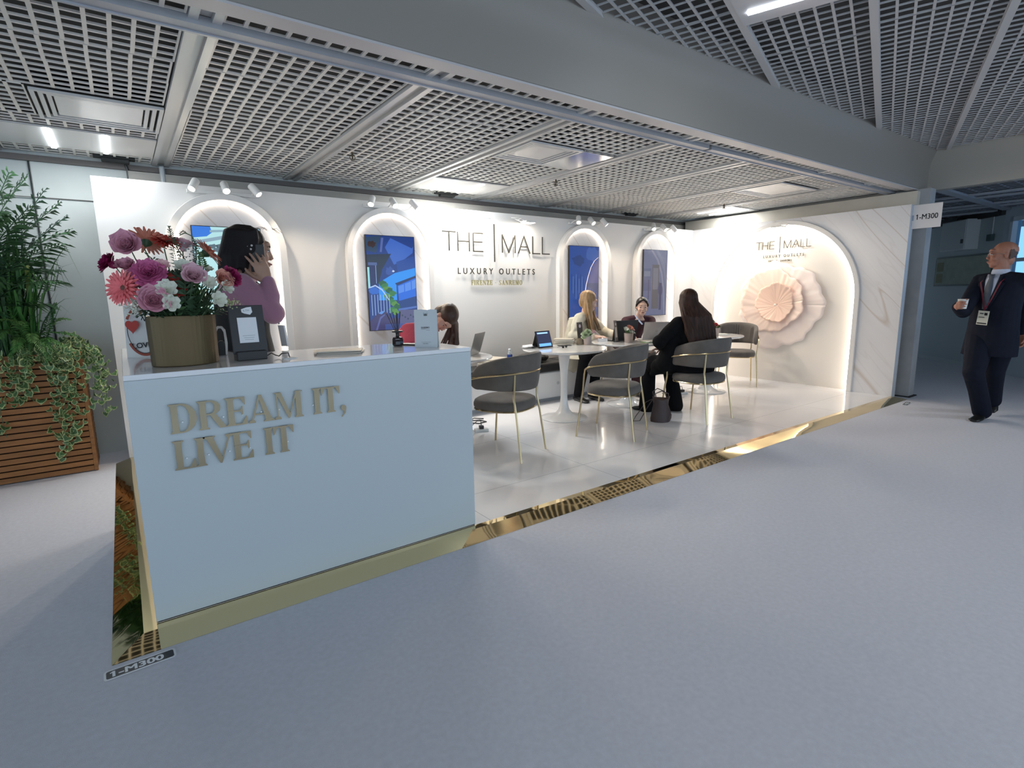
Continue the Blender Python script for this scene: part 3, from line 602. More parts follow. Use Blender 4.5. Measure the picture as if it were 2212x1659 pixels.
flood((LL,1.42,2.17), 1, 'flat white floodlight at the top of the large marble arch', R(-90))
# ================================================================ CEILING FITTINGS
tubem = M('tube_light', (.9,.97,1), .4, emit=14, ecol=(.86,.95,1))
tubedim = M('tube_light_booth', (.9,.97,1), .4, emit=1.3, ecol=(.88,.94,1))
panw = M('fitting_white', (.62,.61,.60), .3)
def diffuser(x0, x1, y0, y1, lab, extra=None):
    e = empty('air_diffuser', ((x0+x1)/2,(y0+y1)/2,ZC), 0, lab, 'air vent', 'square air diffusers in the low ceiling')
    w, d = (x1-x0)/2, (y1-y0)/2
    for i, (a, z0, z1) in enumerate(((0,-.004,.012),(.035,.000,.020),(.07,.004,.026))):
        def rr(q): return [(-w+q,-d+q),(w-q,-d+q),(w-q,d-q),(-w+q,d-q)]
        MB().band(rr(a), rr(a+.022), z0, z1).build('rim', panw, e, ang=0, bevel=.002)
    MB().box(-w+.10,w-.10,-d+.10,d-.10,.008,.016).build('plate', M('vent_plate',(.70,.68,.66),.25), e, ang=0, bevel=.004)
    MB().box(-w+.001,w-.001,-d+.001,d-.001,.03,.036).build('back', slabm, e, ang=0)
diffuser(-.255,.372,1.59,2.18, 'square stepped air vent in the ceiling above the leafy planter')
diffuser(2.69,3.236,.915,1.46, 'square air vent in the ceiling above the middle of the stand')
diffuser(5.96,6.76,.70,1.295, 'square air vent in the ceiling near the far end of the stand')
tag(MB().box(3.245,3.59,.915,1.465,ZC-.002,ZC+.02).build('ceiling_panel', M('shiny_panel',(.7,.7,.7),.12,.8), ang=0, bevel=.003), 'shiny plain metal ceiling panel right beside the middle air vent', 'ceiling panel')
def lightpanel(x0, x1, y0, y1, tubes, lab, mat, horiz=False, T=None, z=ZC):
    e = empty('ceiling_light', ((x0+x1)/2,(y0+y1)/2,z), 0, lab, 'ceiling light', 'tube lights in ceiling panels')
    w, d = (x1-x0)/2, (y1-y0)/2
    MB().box(-w,w,-d,d,.004,.016).build('panel', M('panel_cream',(.66,.64,.62),.25), e, ang=0)
    for t in tubes:
        if horiz: MB().box(t[0]-w,t[1]-w,t[2]-d-.02,t[2]-d+.02,-.004,.004).build('tube', mat, e, ang=0, bevel=.003)
        else: MB().box(t-x0-w-.016,t-x0-w+.016,-d+.02,d-.005,-.006,.004).build('tube', mat, e, ang=0, bevel=.004)
    return e
e = lightpanel(-.575,.372,2.425,3.01,(-.25,.065),'cream ceiling panel with two glowing tubes above the leafy planter', tubem)
for t in (-.25,.065): light('AREA', (t+.10,0,-.02), 3, (.9,.97,1), e, (0,0,-1), size=.3)
e = lightpanel(2.64,3.58,2.44,3.02,(2.935,3.266),'cream ceiling panel with two tubes above the THE MALL lettering', tubedim)
light('AREA', (0,0,-.02), 22, (.9,.97,1), e, (0,0,-1), size=.5)
e = lightpanel(6.99,7.74,1.96,2.62,(7.2,7.5),'pale ceiling light panel close to the marble end wall', tubedim)
light('AREA', (0,0,-.02), 10, (.9,.97,1), e, (0,0,-1), size=.5)
# lamp in the upper, turned ceiling
def upper_lamp(a, b, w, d, lab, energy, vis=True):
    c = uloc(a, b); e = empty('ceiling_light', (c.x,c.y,2.906), AZ, lab, 'ceiling light', 'tube lights of the upper ceiling')
    MB().box(-w/2,w/2,-d/2,d/2,0,.018).build('panel', M('panel_grey',(.55,.55,.58),.3), e, ang=0)
    MB().box(.124,.156,-d/2+.05,d/2-.05,-.012,0).build('tube', M('tube_bright',(1,1,1),.4,emit=7,ecol=(.88,.94,1)), e, ang=0, bevel=.004)
    light('AREA', (0,0,-.03), energy, (.80,.91,1), e, (0,0,-1), shape='RECTANGLE', size=w, size_y=d)
FILL_W = 22
upper_lamp(2.61, -1.83, .60, .64, 'lit tube in a pale panel of the upper ceiling, above the aisle', 3)
for a, b, w_ in ((-1.6,-3.8,'behind the camera on the planter side'),(1.6,-5.6,'above the aisle straight behind the camera'),(5.6,-6.2,'far behind the camera to the right')): upper_lamp(a, b, .43, .60, 'added fill light in the upper ceiling '+w_, FILL_W)  # unseen lamps added behind the camera to brighten carpet and aisle with cool light
for i, (u, v_) in enumerate(((761,333),(1201,391),(1564,443))):
    p = at(u,v_,2,2.455); e = empty('sprinkler', (p.x,p.y,2.43), 0, 'small dark sprinkler head hanging '+('below the ceiling left of centre','behind the middle air vent','near the far corner of the stand')[i], 'sprinkler', 'sprinkler heads')
    MB().lathe([(.008,.04),(.008,.02),(.018,.018),(.018,.012),(.006,.010),(.006,-.012),(.020,-.014),(.020,-.018)],10).build('head', M('dark_brass',(.10,.08,.05),.4,.7), e)
    MB().tube([(.018,0,.012),(.022,0,-.002),(.01,0,-.016)],.003,5).tube([(-.018,0,.012),(-.022,0,-.002),(-.01,0,-.016)],.003,5).build('frame', M('dark_brass'), e)
tag(MB().tube([at(268,348,1,YW-.05), at(275,366,1,YW-.05), at(280,400,1,YW-.05)],.010,6).build('cable', M('black_plastic')), 'black cable dropping from the ceiling behind the left end of the white wall', 'cable')
p = at(352,384,1,YW-.05); tag(MB().tube([p+V((0,0,.09)),p-V((0,0,.1))],.022,10).build('pipe', M('pipe_grey',(.45,.47,.48),.4)), 'short grey pipe stub above the leftmost spotlights', 'pipe')
def beam_dev(u, v_, lab):
    p = at(u, v_, 1, 3.2); e = empty('ceiling_sensor', p, 0, lab, 'sensor', 'dark boxes at the ceiling edge')
    MB().box(-.14,.14,-.03,.05,.0,.02).build('plate', darkgap, e, ang=0); MB().box(-.09,.10,-.02,.04,-.028,0).build('body', darkgap, e, ang=0, bevel=.006)
beam_dev(247,343,'dark small device at the ceiling edge above the left wall end'); beam_dev(965,420,'dark small device at the ceiling edge left of the THE lettering'); beam_dev(1363,462,'dark small device at the ceiling edge above the rightmost arch')

# ================================================================ CHAIRS
velvet = M('grey_velvet', (.125,.112,.102), .8, bump=.08, bscale=30, var=.15, vscale=9, sheen=.12, spec=.25)
brass = M('brass_leg', (.62,.50,.30), .25, 1)
def U(s, r=.262, yc=-.02, yf=.19):
    """s in -1..1 along a U from front left to front right; returns x,y and outward normal"""
    arc = pi*r; st = yf-yc; L_ = arc/2+st; d = abs(s)*L_; sg = 1 if s >= 0 else -1
    if d < arc/2: a = d/r; return sg*r*sin(a), yc-r*cos(a), sg*sin(a), -cos(a)
    return sg*r, yc+(d-arc/2), sg*1.0, 0.0
def make_chair(mat, legm, label, name='velvet_chair'):
    e = empty(name, (0,0,0), 0, label, 'chair')
    n = 72; rs = []
    for i in range(n+1):
        s = -1+2*i/n; x, y, nx, ny = U(s, .238, -.02, .175); k = max(0,(abs(s)-.86)/.14); f = sqrt(max(.03,1-k*k)); c = cos(pi*s/2)
        zt = .715+.135*max(0,c)**.75; zb = .565-.01*c; zm = (zt+zb)/2; h = (zt-zb)/2*f; zm -= .02*k
        rib = .013*abs(sin(pi*17*s)); ring_ = []
        for j in range(20):
            a = 2*pi*j/20; ca, sa = cos(a), sin(a); hz = h*(abs(sa)**.45)*(1 if sa > 0 else -1); w = .023*(abs(ca)**.6)*(1 if ca > 0 else -1)*(.6+.4*f)
            if ca < 0: w -= rib*abs(ca)-.003
            fl = .03*((zm+hz-.6)/.25)*max(0,c)
            ring_.append((x+nx*(w+fl), y+ny*(w+fl), zm+hz))
        rs.append(ring_)
    MB().rings(rs).build('backrest', mat, e, ang=50)
    prof = []
    sup = lambda a, q: (abs(cos(a))**q*(1 if cos(a) > 0 else -1), abs(sin(a))**q*(1 if sin(a) > 0 else -1))
    rs = []
    for z, k in ((.405,.90),(.400,.97),(.415,1.0),(.44,1.0),(.462,.965),(.474,.88),(.480,.6),(.482,.2)):
        rs.append([(sup(a,.72)[0]*.245*k, .0+sup(a,.72)[1]*.235*k, z) for a in [2*pi*j/40 for j in range(40)]])
    MB().rings(rs).build('seat', mat, e, ang=50)
    MB().tube([(x*.236,y*.226,.392) for x,y in [sup(2*pi*j/32,.72) for j in range(32)]],.008,6,loop=True).build('seat_frame', legm, e)
    pts = [(*U(s,.270,-.02,.165)[:2], .640+.068*max(0,cos(pi*s/2))**.7) for s in [-1+2*i/40 for i in range(41)]]
    MB().tube(pts,.0085,8).build('back_rail', legm, e)
    for sg in (-1,1):
        MB().tube([(sg*.275,.262,0),(sg*.252,.225,.35),(sg*.246,.212,.43),(sg*.262,.195,.58),(sg*.268,.185,.625),(sg*.270,.165,.640)],[.009]*6,8).build('leg', legm, e)
        MB().tube([(sg*.225,-.262,0),(sg*.205,-.215,.35),(sg*.198,-.195,.46),(sg*.202,-.192,.50),(sg*.198,-.201,.690)],[.009]*5,8).build('leg', legm, e)
    return e
ch = make_chair(velvet, brass, 'grey velvet chair with brass legs right beside the reception counter')
def chair_at(o, x, y, rz, label=None):
    o.location = (x,y,ZP); o.rotation_euler[2] = R(rz)
    if label: o['label'] = label
    o['group'] = 'grey velvet chairs'
chair_at(ch, 2.503, 1.055, 25.4)
chair_at(dup(ch), 3.651, .924, 25.4, 'grey velvet chair in front of the table with the tablet')
chair_at(dup(ch), 4.785, .81, 1.5, 'grey velvet chair that the long-haired woman in black sits on')
chair_at(dup(ch), 6.99, 1.74, 123.5, 'empty grey velvet chair beside the marble end wall, channelled back to us')
bc = make_chair(M('black_velvet',(.02,.024,.022),.7,sheen=.3), M('black_plastic'), 'black curved-back chair behind the counter, partly hidden by the reed diffuser', 'curved_chair')
bc.location = (1.93,1.42,ZP); bc.rotation_euler[2] = R(-50)
# ================================================================ TABLES
tabw = M('table_white', (.80,.79,.78), .14, coat=.5)
def tulip(label):
    e = empty('tulip_table', (0,0,0), 0, label, 'table', 'white round pedestal tables')
    MB().lathe([(.33,.700),(.40,.712),(.428,.722),(.432,.730),(.428,.737),(.01,.737)],64).build('tabletop', tabw, e, ang=40)
    MB().lathe([(.245,0),(.25,.004),(.245,.010),(.17,.022),(.10,.045),(.062,.085),(.045,.14),(.036,.22),(.033,.32),(.036,.42),(.046,.54),(.058,.64),(.066,.698)],40).build('pedestal', tabw, e, ang=60)
    return e
t0 = tulip('white pedestal table with the grey laptop and the bending woman')
TABS = [(2.42,1.88),(3.705,1.685),(4.75,1.73),(6.14,1.63)]
tl = [None,'white pedestal table with tablet and sunglasses, nearest the camera in full view','white pedestal table between the two seated women with laptops','white pedestal table with the red flowers by the marble end wall']
for i, (x, y) in enumerate(TABS):
    o = t0 if i == 0 else dup(t0); o.location = (x,y,ZP)
    if tl[i]: o['label'] = tl[i]
TZ = ZP+.7372
# ================================================================ BENCH
e = empty('storage_bench', (3.55,2.66,ZP), 0, 'long low white storage bench with keyed doors along the back wall', 'bench')
sub(MB().box(1.0,6.1,2.445,2.81,.075,.40), 'body', M('bench_white',(.76,.745,.73),.5), e, ang=0, bevel=.003)
sub(MB().box(1.02,6.08,2.46,2.80,ZP+.0005,.074), 'plinth', M('bench_plinth',(.35,.36,.38),.5), e, ang=0)
for i in range(6):
    x = 1.02+.845*i; d = sub(MB().box(x+.006,x+.78,2.434,2.4445,.085,.388), 'door', M('bench_white'), e, ang=0, bevel=.002)
    q = MB().lathe([(.020,0),(.020,.004),(.015,.005),(.015,.001)],16,wallT((x+.715-e.location.x,2.434-e.location.y,.25-e.location.z),(1,0,0))); q.build('finger_hole', M('hole_grey',(.55,.55,.55),.5), d)
    q = MB().box(x+.36,x+.38,2.427,2.434,.325,.345); q.v = [(a-e.location.x,b-e.location.y,c-e.location.z) for a,b,c in q.v]; q.build('lock', M('chrome',(.6,.6,.6),.2,1), d, ang=0)
cush = M('black_cushion', (.018,.017,.017), .55, bump=.2, bscale=9)
for x0, x1, lab in ((1.0,2.69,'black bench cushion behind the bending woman'),(2.70,4.39,'black bench cushion with the water bottle, behind the near pedestal table'),(4.40,6.08,'black bench cushion under the seated blonde woman')):
    tag(MB().box(x0,x1,2.40,2.812,.4005,.512).build('bench_cushion', cush, ang=40, bevel=.022), lab, 'cushion', 'black cushions on the bench')
# ================================================================ THINGS ON THE COUNTER
bk = M('black_plastic'); silver = M('laptop_grey',(.30,.29,.28),.35,.6)
# gold pot
potm = M('brushed_gold', (.125,.09,.045), .45, .65, bump=.35, bscale=60, stretch=(1,1,.04))
PC = V((.232,.27,CT)); pz = R(14)
tag(MB().lathe([(.126,0),(.130,.004),(.133,.212),(.130,.214),(.126,.212),(.124,.19),(.01,.188)],56,trs(PC,pz),1,.86).build('flower_pot', potm, ang=30), 'brushed gold oval pot holding the bouquet on the counter', 'pot')
# gift bag
e = empty('gift_bag', (.125,.765,CT), R(-24), 'white paper bag with a red heart and hand lettering behind the gold pot', 'bag')
g = []
for k in range(9):
    z = .255*k/8; w = .088-.003*k/8; d = .055-.018*k/8
    g.append([(-w,-d,z),(-w*.3,-d-.006,z),(w*.3,-d-.006,z),(w,-d,z),(w-.02*k/8,0,z),(w,d,z),(-w,d,z),(-w+.02*k/8,0,z)])
MB().rings(g, cap=False).add([(-.088,-.055,.001),(.088,-.055,.001),(.088,.055,.001),(-.088,.055,.001)],[(0,1,2,3)]).build('paper_body', M('bag_paper',(.72,.71,.69),.6), e, ang=50)
BT = MX(((1,0,0,0),(0,.0,-1,-.0625),(0,1,0,0),(0,0,0,1)))
def ringp(cx, cz, rx, rz_, t, n=32, a0=0, a1=360): return [(cx+rx*cos(R(a0+(a1-a0)*i/n)), cz+rz_*sin(R(a0+(a1-a0)*i/n))) for i in range(n+1)], [(cx+(rx-t)*cos(R(a0+(a1-a0)*i/n)), cz+(rz_-t)*sin(R(a0+(a1-a0)*i/n))) for i in range(n+1)]
o_, i_ = ringp(.0,.130,.080,.122,.012,40,-150,150); MB().band(o_, i_, 0, .0012, BT, closed=False).build('red_ring', M('rust_red',(.33,.06,.03),.6), e, ang=0)
o_, i_ = ringp(-.002,.130,.068,.110,.003,40,-190,60); MB().band(o_, i_, 0, .0014, BT, closed=False).build('black_ring', ink, e, ang=0)
hp = [(.0+.030*(16*sin(t)**3)/16, .155+.034*(13*cos(t)-5*cos(2*t)-2*cos(3*t)-cos(4*t))/15) for t in [2*pi*i/30 for i in range(30)]]
MB().prism([(x-.045,z) for x,z in hp], 0, .0016, BT).build('heart', M('heart_red',(.50,.05,.035),.6), e, ang=0)
text_mesh('NEED', .027, BT @ trs((-.005,.185,.0006),R(-22)), ink, 'lettering', e, .0004, .0006)
text_mesh('LOVE', .036, BT @ trs((-.055,.045,.0006),R(5)), ink, 'lettering', e, .0004, .0006)
g = MB()
for k in range(7):
    x = -.07+.022*k; g.surf([[(x+.02*cos(a)*1.1, .01*sin(3*a+k), .245+.035*(.5+.5*sin(a*2+k))+.02*j) for a in [0,.8,1.6,2.4]] for j in range(3)])
g.build('tissue', M('tissue_white',(.74,.74,.72),.7), e, ang=60)
# board with logo
e = empty('notice_board', (.490,.222,CT), R(6), 'black upright counter board with a white six-sided logo and a white card', 'notice board')
Bt = trs((0,0,.030),0,R(-8))
MB().box(-.066,.062,-.020,.045,.0,.042).build('base', bk, e, ang=0, bevel=.003)
MB().box(-.075,.075,.002,.012,.0,.222,Bt).build('panel', M('board_black',(.022,.022,.026),.35), e, ang=0, bevel=.002)
BTb = Bt @ MX(((1,0,0,0),(0,0,-1,.002),(0,1,0,0),(0,0,0,1)))
MB().prism([(-.020,.204),(.004,.212),(.024,.214),(.027,.190),(.016,.178),(-.008,.184),(-.019,.190)],0,.0015,BTb).build('logo_badge', M('logo_white',(.80,.82,.84),.5), e, ang=0)
text_mesh('ILTM', .013, BTb @ MX.Translation((-.013,.193,.0016)), M('logo_grey',(.25,.28,.32),.5), 'lettering', e, .0003)
MB().box(-.043,.040,.050,.166,0,.0015,BTb).build('white_card', M('card_white',(.76,.77,.80),.4), e, ang=0, bevel=.001)
qm = MB()
for i in range(3): qm.box(-.028+.004*i,.026-.004*i,.082-.009*i,.0835-.009*i,.0015,.0019,BTb)
qm.build('printed_lines', M('logo_grey'), e, ang=0)
# cable + grommet
gp = at(626,774,2,CT)
tag(MB().lathe([(.034,0),(.034,.004),(.028,.006),(.012,.006)],24,trs(gp)).build('cable_grommet', M('table_white')), 'white round cable grommet on the counter right of the black board', 'grommet')
tag(MB().tube([V((.555,.245,CT+.01)),V((.58,.25,CT+.022)),V((.595,.235,CT+.012)),V((.607,.22,CT+.008)),V((.617,.21,CT+.02)),gp+V((-.004,.004,.026)),gp+V((0,0,.006))],.0028,6).build('power_cable', bk), 'thin black cable running from the black board into the grommet', 'cable')
# brochures
e = empty('brochure_stack', (.90,.235,CT), R(-24), 'fanned stack of beige brochures lying on the counter', 'brochures')
for k, (x, y, a) in enumerate(((0,0,4),(.012,.006,-3),(-.02,.012,7),(.006,-.004,1))):
    MB().box(-.105,.105,-.07,.07,k*.004+.0003,k*.004+.0038,trs((x,y,0),R(a))).build('brochure', M(('paper_beige','paper_beige2')[k%2],((.62,.55,.47),(.68,.61,.53))[k%2],.5), e, ang=0)
# reed diffuser
dp = at(863,748,2,CT)
e = empty('reed_diffuser', dp+V((0,.02,0)), 0, 'dark glass reed diffuser bottle with black sticks on the counter', 'diffuser')
MB().lathe([(.020,0),(.028,.003),(.032,.010),(.032,.040),(.027,.050),(.012,.054),(.009,.060)],8).build('bottle', M('smoked_glass',(.035,.03,.035),.05,trans=.25), e, ang=25)
MB().lathe([(.010,.054),(.010,.072),(.008,.078)],12).build('neck', bk, e)
MB().lathe([(.030,.078),(.031,.080),(.031,.085),(.030,.087)],24).build('collar', bk, e)
for i, (a, b) in enumerate(((-.050,.02),(-.044,-.01),(-.012,.02),(-.004,-.02),(.004,.01),(.024,.0),(.03,.015))):
    MB().tube([(-a*.25,-b*.2,.02),(a,b,.185+.004*(i%3))],.0021,6).build('reed', bk, e)
# folded card standing
cp = at(921,751,2,CT)
e = empty('standing_card', cp, R(-38), 'pale grey folded card standing at the right end of the counter', 'card')
cdm = M('card_grey',(.60,.64,.67),.5)
MB().add([(-.062,0,0),(.062,0,0),(.062,.012,.205),(.02,.012,.207),(.0,.012,.202),(-.02,.012,.207),(-.062,.012,.205)],[(0,1,2,3,4,5,6)]).build('front_leaf', cdm, e, ang=0, solid=.0014)
MB().add([(-.062,.055,0),(.062,.055,0),(.062,.013,.205),(-.062,.013,.205)],[(3,2,1,0)]).build('back_leaf', cdm, e, ang=0, solid=.0014)
Ct = MX.Rotation(R(-3.3),4,'X') @ MX(((1,0,0,0),(0,0,-1,-.0012),(0,1,0,0),(0,0,0,1)))
gi = M('print_grey',(.12,.13,.14),.6)
text_mesh('SANREMO', .012, Ct @ MX.Translation((-.026,.105,0)), gi, 'lettering', e, .0003, .0004, .85)
q = MB(); q.box(-.026,.0,.100,.1015,0,.0004,Ct); q.box(.002,.022,.095,.0965,0,.0004,Ct); q.box(-.026,.026,.030,.0308,0,.0004,Ct); q.build('printed_lines', gi, e, ang=0)
q = MB(); q.prism([(-.010,.192),(-.006,.180),(0,.186),(.006,.180),(.010,.192),(.009,.172),(-.009,.172)],0,.0004,Ct); q.build('crest', gi, e, ang=0)
text_mesh('THE MALL', .007, Ct @ MX.Translation((-.019,.020,0)), gi, 'lettering', e, .0003)
# phone on the counter and rounded stand behind the pot
tag(MB().cbox((0,0,.004),(.07,.145,.008),trs((1.36,.36,CT),R(35))).build('smartphone', bk, ang=0, bevel=.003), 'black phone lying at the right back edge of the counter', 'phone')
e = empty('curved_stand', (.415,.56,CT), R(-10), 'pale rounded loop-shaped stand with a black inside, behind the gold pot', 'stand')
lp = [(-.028,0),(-.032,.06),(-.030,.125),(-.012,.145),(.008,.145),(.022,.125),(.026,.06),(.022,0)]
o2 = [(x*.62,z*.93+.0) for x,z in lp]
MB().band(lp, o2, -.028, .028, MX(((1,0,0,0),(0,0,-1,0),(0,1,0,0),(0,0,0,1))), closed=False).build('shell', M('stand_white',(.62,.60,.58),.3), e, ang=40, bevel=.004)
MB().prism([(x*.60,z*.5+.0) for x,z in lp], -.015, .020, MX(((1,0,0,0),(0,0,-1,0),(0,1,0,0),(0,0,0,1)))).build('inner_body', bk, e, ang=0)
tag(MB().tube([V((.44,.55,CT+.02)),V((.47,.50,CT+.012)),V((.50,.44,CT+.006)),V((.53,.36,CT+.006)),V((.52,.30,CT+.008))],.003,6).build('power_cable', bk), 'black cable running behind the black board towards the rounded stand', 'cable')
# ================================================================ THINGS ON THE TABLES
def laptop(loc, rz, w, d, tilt, mat, lab, keym=None, logo=None):
    e = empty('laptop', loc, rz, lab, 'laptop', 'open laptops on the tables')
    MB().box(-w/2,w/2,-.0,d,.0005,.014).build('base', mat, e, ang=0, bevel=.003)
    MB().box(-w/2+.02,w/2-.02,.03,d-.09,.014,.0155).build('keyboard', bk, e, ang=0)
    T = trs((0,0,.012),0,R(tilt)); MB().box(-w/2,w/2,-.006,.0,0,d,T).build('lid', mat, e, ang=0, bevel=.003)
    MB().box(-w/2+.008,w/2-.008,.0002,.0012,.012,d-.008,T).build('display', E_((.5,.6,.75),.6), e, ang=0)
    if logo: MB().lathe([(.014,0),(.014,.0006)],16,T @ wallT((0,-.0062,d/2),(1,0,0))).build('lid_mark', logo, e)
    return e
laptop((2.70,1.83,TZ), R(39), .30, .21, 17, silver, 'grey laptop open on the pedestal table behind the counter')
laptop((4.80,1.86,TZ), R(-8), .35, .235, 12, M('laptop_black',(.018,.018,.02),.35), 'black laptop with its lid towards us, in front of the blonde woman', logo=M('logo_grey'))
laptop((5.02,1.58,TZ+.0), R(-35), .30, .235, 24, M('laptop_silver',(.55,.53,.53),.35,.5), 'silver laptop leaning open in front of the woman with tied dark hair', logo=M('chrome'))
# tablet
e = empty('tablet', (3.60,1.85,TZ), R(6), 'black tablet on a folding stand showing a bright page', 'tablet'); T = trs((0,0,.004),0,R(-18))
MB().box(-.108,.108,0,.010,0,.182,T).build('case', bk, e, ang=0, bevel=.004)
MB().box(-.098,.098,-.0008,.0,.010,.172,T).build('display', E_((.05,.06,.12)), e, ang=0)
MB().box(-.09,.088,-.0014,-.0008,.016,.046,T).build('page_footer', E_((.16,.42,.95),1), e, ang=0); MB().box(-.085,.07,-.0014,-.0008,.150,.165,T).build('page_header', E_((.35,.60,.95),1), e, ang=0)
MB().add([(-.10,.06,.15),(.10,.06,.15),(.08,.13,.001),(-.08,.13,.001)],[(0,1,2,3)]).build('stand_flap', bk, e, ang=0, solid=.003)
def rnd_pot(loc, r, h, mat, lab):
    return tag(MB().lathe([(r*.82,0),(r*.86,.003),(r,h),(r*.93,h),(r*.9,h*.85),(.002,h*.85)],24,trs(loc)).build('flower_pot', mat, ang=30), lab, 'pot', 'small flower pots on the tables')
rnd_pot((4.15,1.80,TZ), .046, .10, M('pot_rose',(.52,.42,.38),.5), 'small rosy pot with a white hydrangea on the near table')
rnd_pot((4.66,1.66,TZ), .052, .108, M('pot_rosegold',(.45,.36,.32),.35,.3), 'small rosy pot of mixed flowers on the table between the women')
def book(loc, rz, n, lab):
    e = empty('book_stack', loc, rz, lab, 'books', 'stacks of booklets')
    for k in range(n): MB().cbox((rnd.uniform(-.006,.006),rnd.uniform(-.006,.006),.0055+.011*k),(.15,.21,.0105),trs((0,0,0),R(rnd.uniform(-6,6)))).build('booklet', M(('paper_cream','paper_tan')[k%2],((.70,.66,.58),(.52,.46,.38))[k%2],.6), e, ang=0)
book((3.99,2.0,TZ), R(40), 6, 'stack of cream booklets on the near table, behind the tablet')
tag(MB().lathe([(.02,0),(.032,.004),(.034,.07),(.03,.072),(.03,.01)],20,trs((4.09,1.86,TZ))).build('glass_tumbler', M('amber_glass',(.42,.33,.22),.08,trans=.5)), 'small amber glass beside the booklet stack', 'glass')
def menu(loc, rz, w, h, m1, m2, lab, disc=False):
    e = empty('menu_stand', loc, rz, lab, 'menu stand', 'slim upright menu stands on the tables'); T = trs((0,0,.004),0,R(-6))
    MB().box(-w/2,w/2,-.02,.03,.0005,.012).build('foot', bk, e, ang=0, bevel=.002); MB().box(-w/2,w/2,0,.006,0,h,T).build('panel', m1, e, ang=0)
    MB().lathe([(w*.2,0),(w*.2,.001)],14,T @ wallT((0,0,h*.82),(1,0,0))).build('logo', M('logo_pink',(.70,.55,.58),.5), e)
    if m2: MB().box(-w*.32,w*.32,-.001,0,h*.2,h*.68,T).build('card', m2, e, ang=0)
menu((4.16,1.91,TZ), R(12), .10, .24, M('board_black'), None, 'black menu stand behind the hydrangea pot')
menu((4.62,1.80,TZ), R(20), .075, .245, M('menu_brown',(.16,.13,.12),.4), M('paper_beige2'), 'brown menu stand with a beige card on the table between the women')
e = empty('sunglasses', (3.755,1.73,TZ), R(20), 'dark folded sunglasses lying on the near table', 'sunglasses')
for sx in (-.033,.033): MB().ell((sx,0,.012),(.026,.006,.014),12).build('lens', bk, e)
MB().tube([(-.06,0,.018),(-.01,0,.02),(.01,0,.02),(.06,0,.018)],.002,5).tube([(-.06,0,.018),(-.05,.06,.006)],.002,5).tube([(.06,0,.018),(.05,.07,.006)],.002,5).build('frame', bk, e)
tag(MB().cbox((0,0,.003),(.075,.15,.006),trs((3.90,1.90,TZ),R(60))).build('smartphone', bk, ang=0, bevel=.002), 'black phone lying in front of the cream booklets', 'phone')
e = empty('paper_pile', (3.46,1.98,TZ), R(30), 'crumpled white papers at the back left edge of the near table', 'papers')
for k in range(3): MB().surf([[(-.09+.06*i,-.06+.04*j,.003+.006*k+.007*sin(i*1.9+j+k)+.007) for j in range(4)] for i in range(4)],trs((0,0,0),R(17*k))).build('sheet', M('card_white'), e, ang=60)
tag(MB().add([(-.055,-.02,0),(.055,-.02,0),(.055,0,.035),(-.055,0,.035),(.055,.03,0),(-.055,.03,0)],[(0,1,2,3),(3,2,4,5)],trs((4.54,1.95,TZ+.001),R(-25))).build('tent_card', M('card_white'), ang=0, solid=.002), 'small blank white tent card on the table between the women', 'card')
e = empty('magazine_pile', (4.86,1.50,TZ), R(-20), 'green and white magazines on the table beside the woman in black', 'magazines')
for k in range(3): MB().cbox((.01*k,.01*k,.004+.006*k),(.21,.15,.0055),trs((0,0,0),R(9*k))).build('magazine', (M('mag_green',(.25,.42,.16),.4),M('card_white'),M('paper_cream'))[k], e, ang=0)
# table by the end wall
e = empty('picture_frame', (6.04,1.56,TZ), R(-30), 'wooden upright frame on the table by the marble end wall', 'frame')
wo_ = M('frame_wood',(.30,.18,.10),.5); MB().band([(-.07,0),(.07,0),(.07,.20),(-.07,.20)],[(-.055,.015),(.055,.015),(.055,.185),(-.055,.185)],-.012,0,wallT((0,0,.001),(1,0,0))).build('frame', wo_, e, ang=0)
MB().box(-.055,.055,.002,.006,.015,.185).build('picture', M('paper_tan'), e, ang=0); MB().box(-.05,.05,-.03,.04,.0005,.012).build('foot', wo_, e, ang=0)
tag(MB().cbox((0,0,.003),(.21,.15,.006),trs((6.33,1.60,TZ),R(-35))).build('leaflet', M('mag_grey',(.40,.45,.42),.4), ang=0), 'grey-green leaflet lying flat on the table by the marble end wall', 'leaflet')
# bench things
e = empty('water_bottle', (3.68,2.62,.513), 0, 'small clear water bottle with a blue label on the bench', 'bottle')
MB().lathe([(.026,0),(.031,.004),(.031,.06),(.029,.065),(.031,.07),(.031,.125),(.022,.148),(.013,.158),(.013,.168)],18).build('bottle_body', M('clear_plastic',(.85,.90,.95),.05,trans=.7), e)
MB().lathe([(.0325,.068),(.0325,.118)],18,cap=False).build('label_band', M('label_blue',(.02,.06,.30),.4), e, ang=60); MB().lathe([(.015,.168),(.015,.184),(.013,.186)],14).build('cap', M('sticker_white'), e)
e = empty('paper_bag_pile', (3.42,2.60,.513), R(15), 'beige papers piled on the bench left of the water bottle', 'papers')
for k in range(6): MB().cbox((0,0,.008+.0165*k),(.30,.21,.016),trs((0,0,0),R(6*(k%3-1)))).build('pack', M(('paper_cream','paper_tan')[k%2]), e, ang=0, bevel=.003)
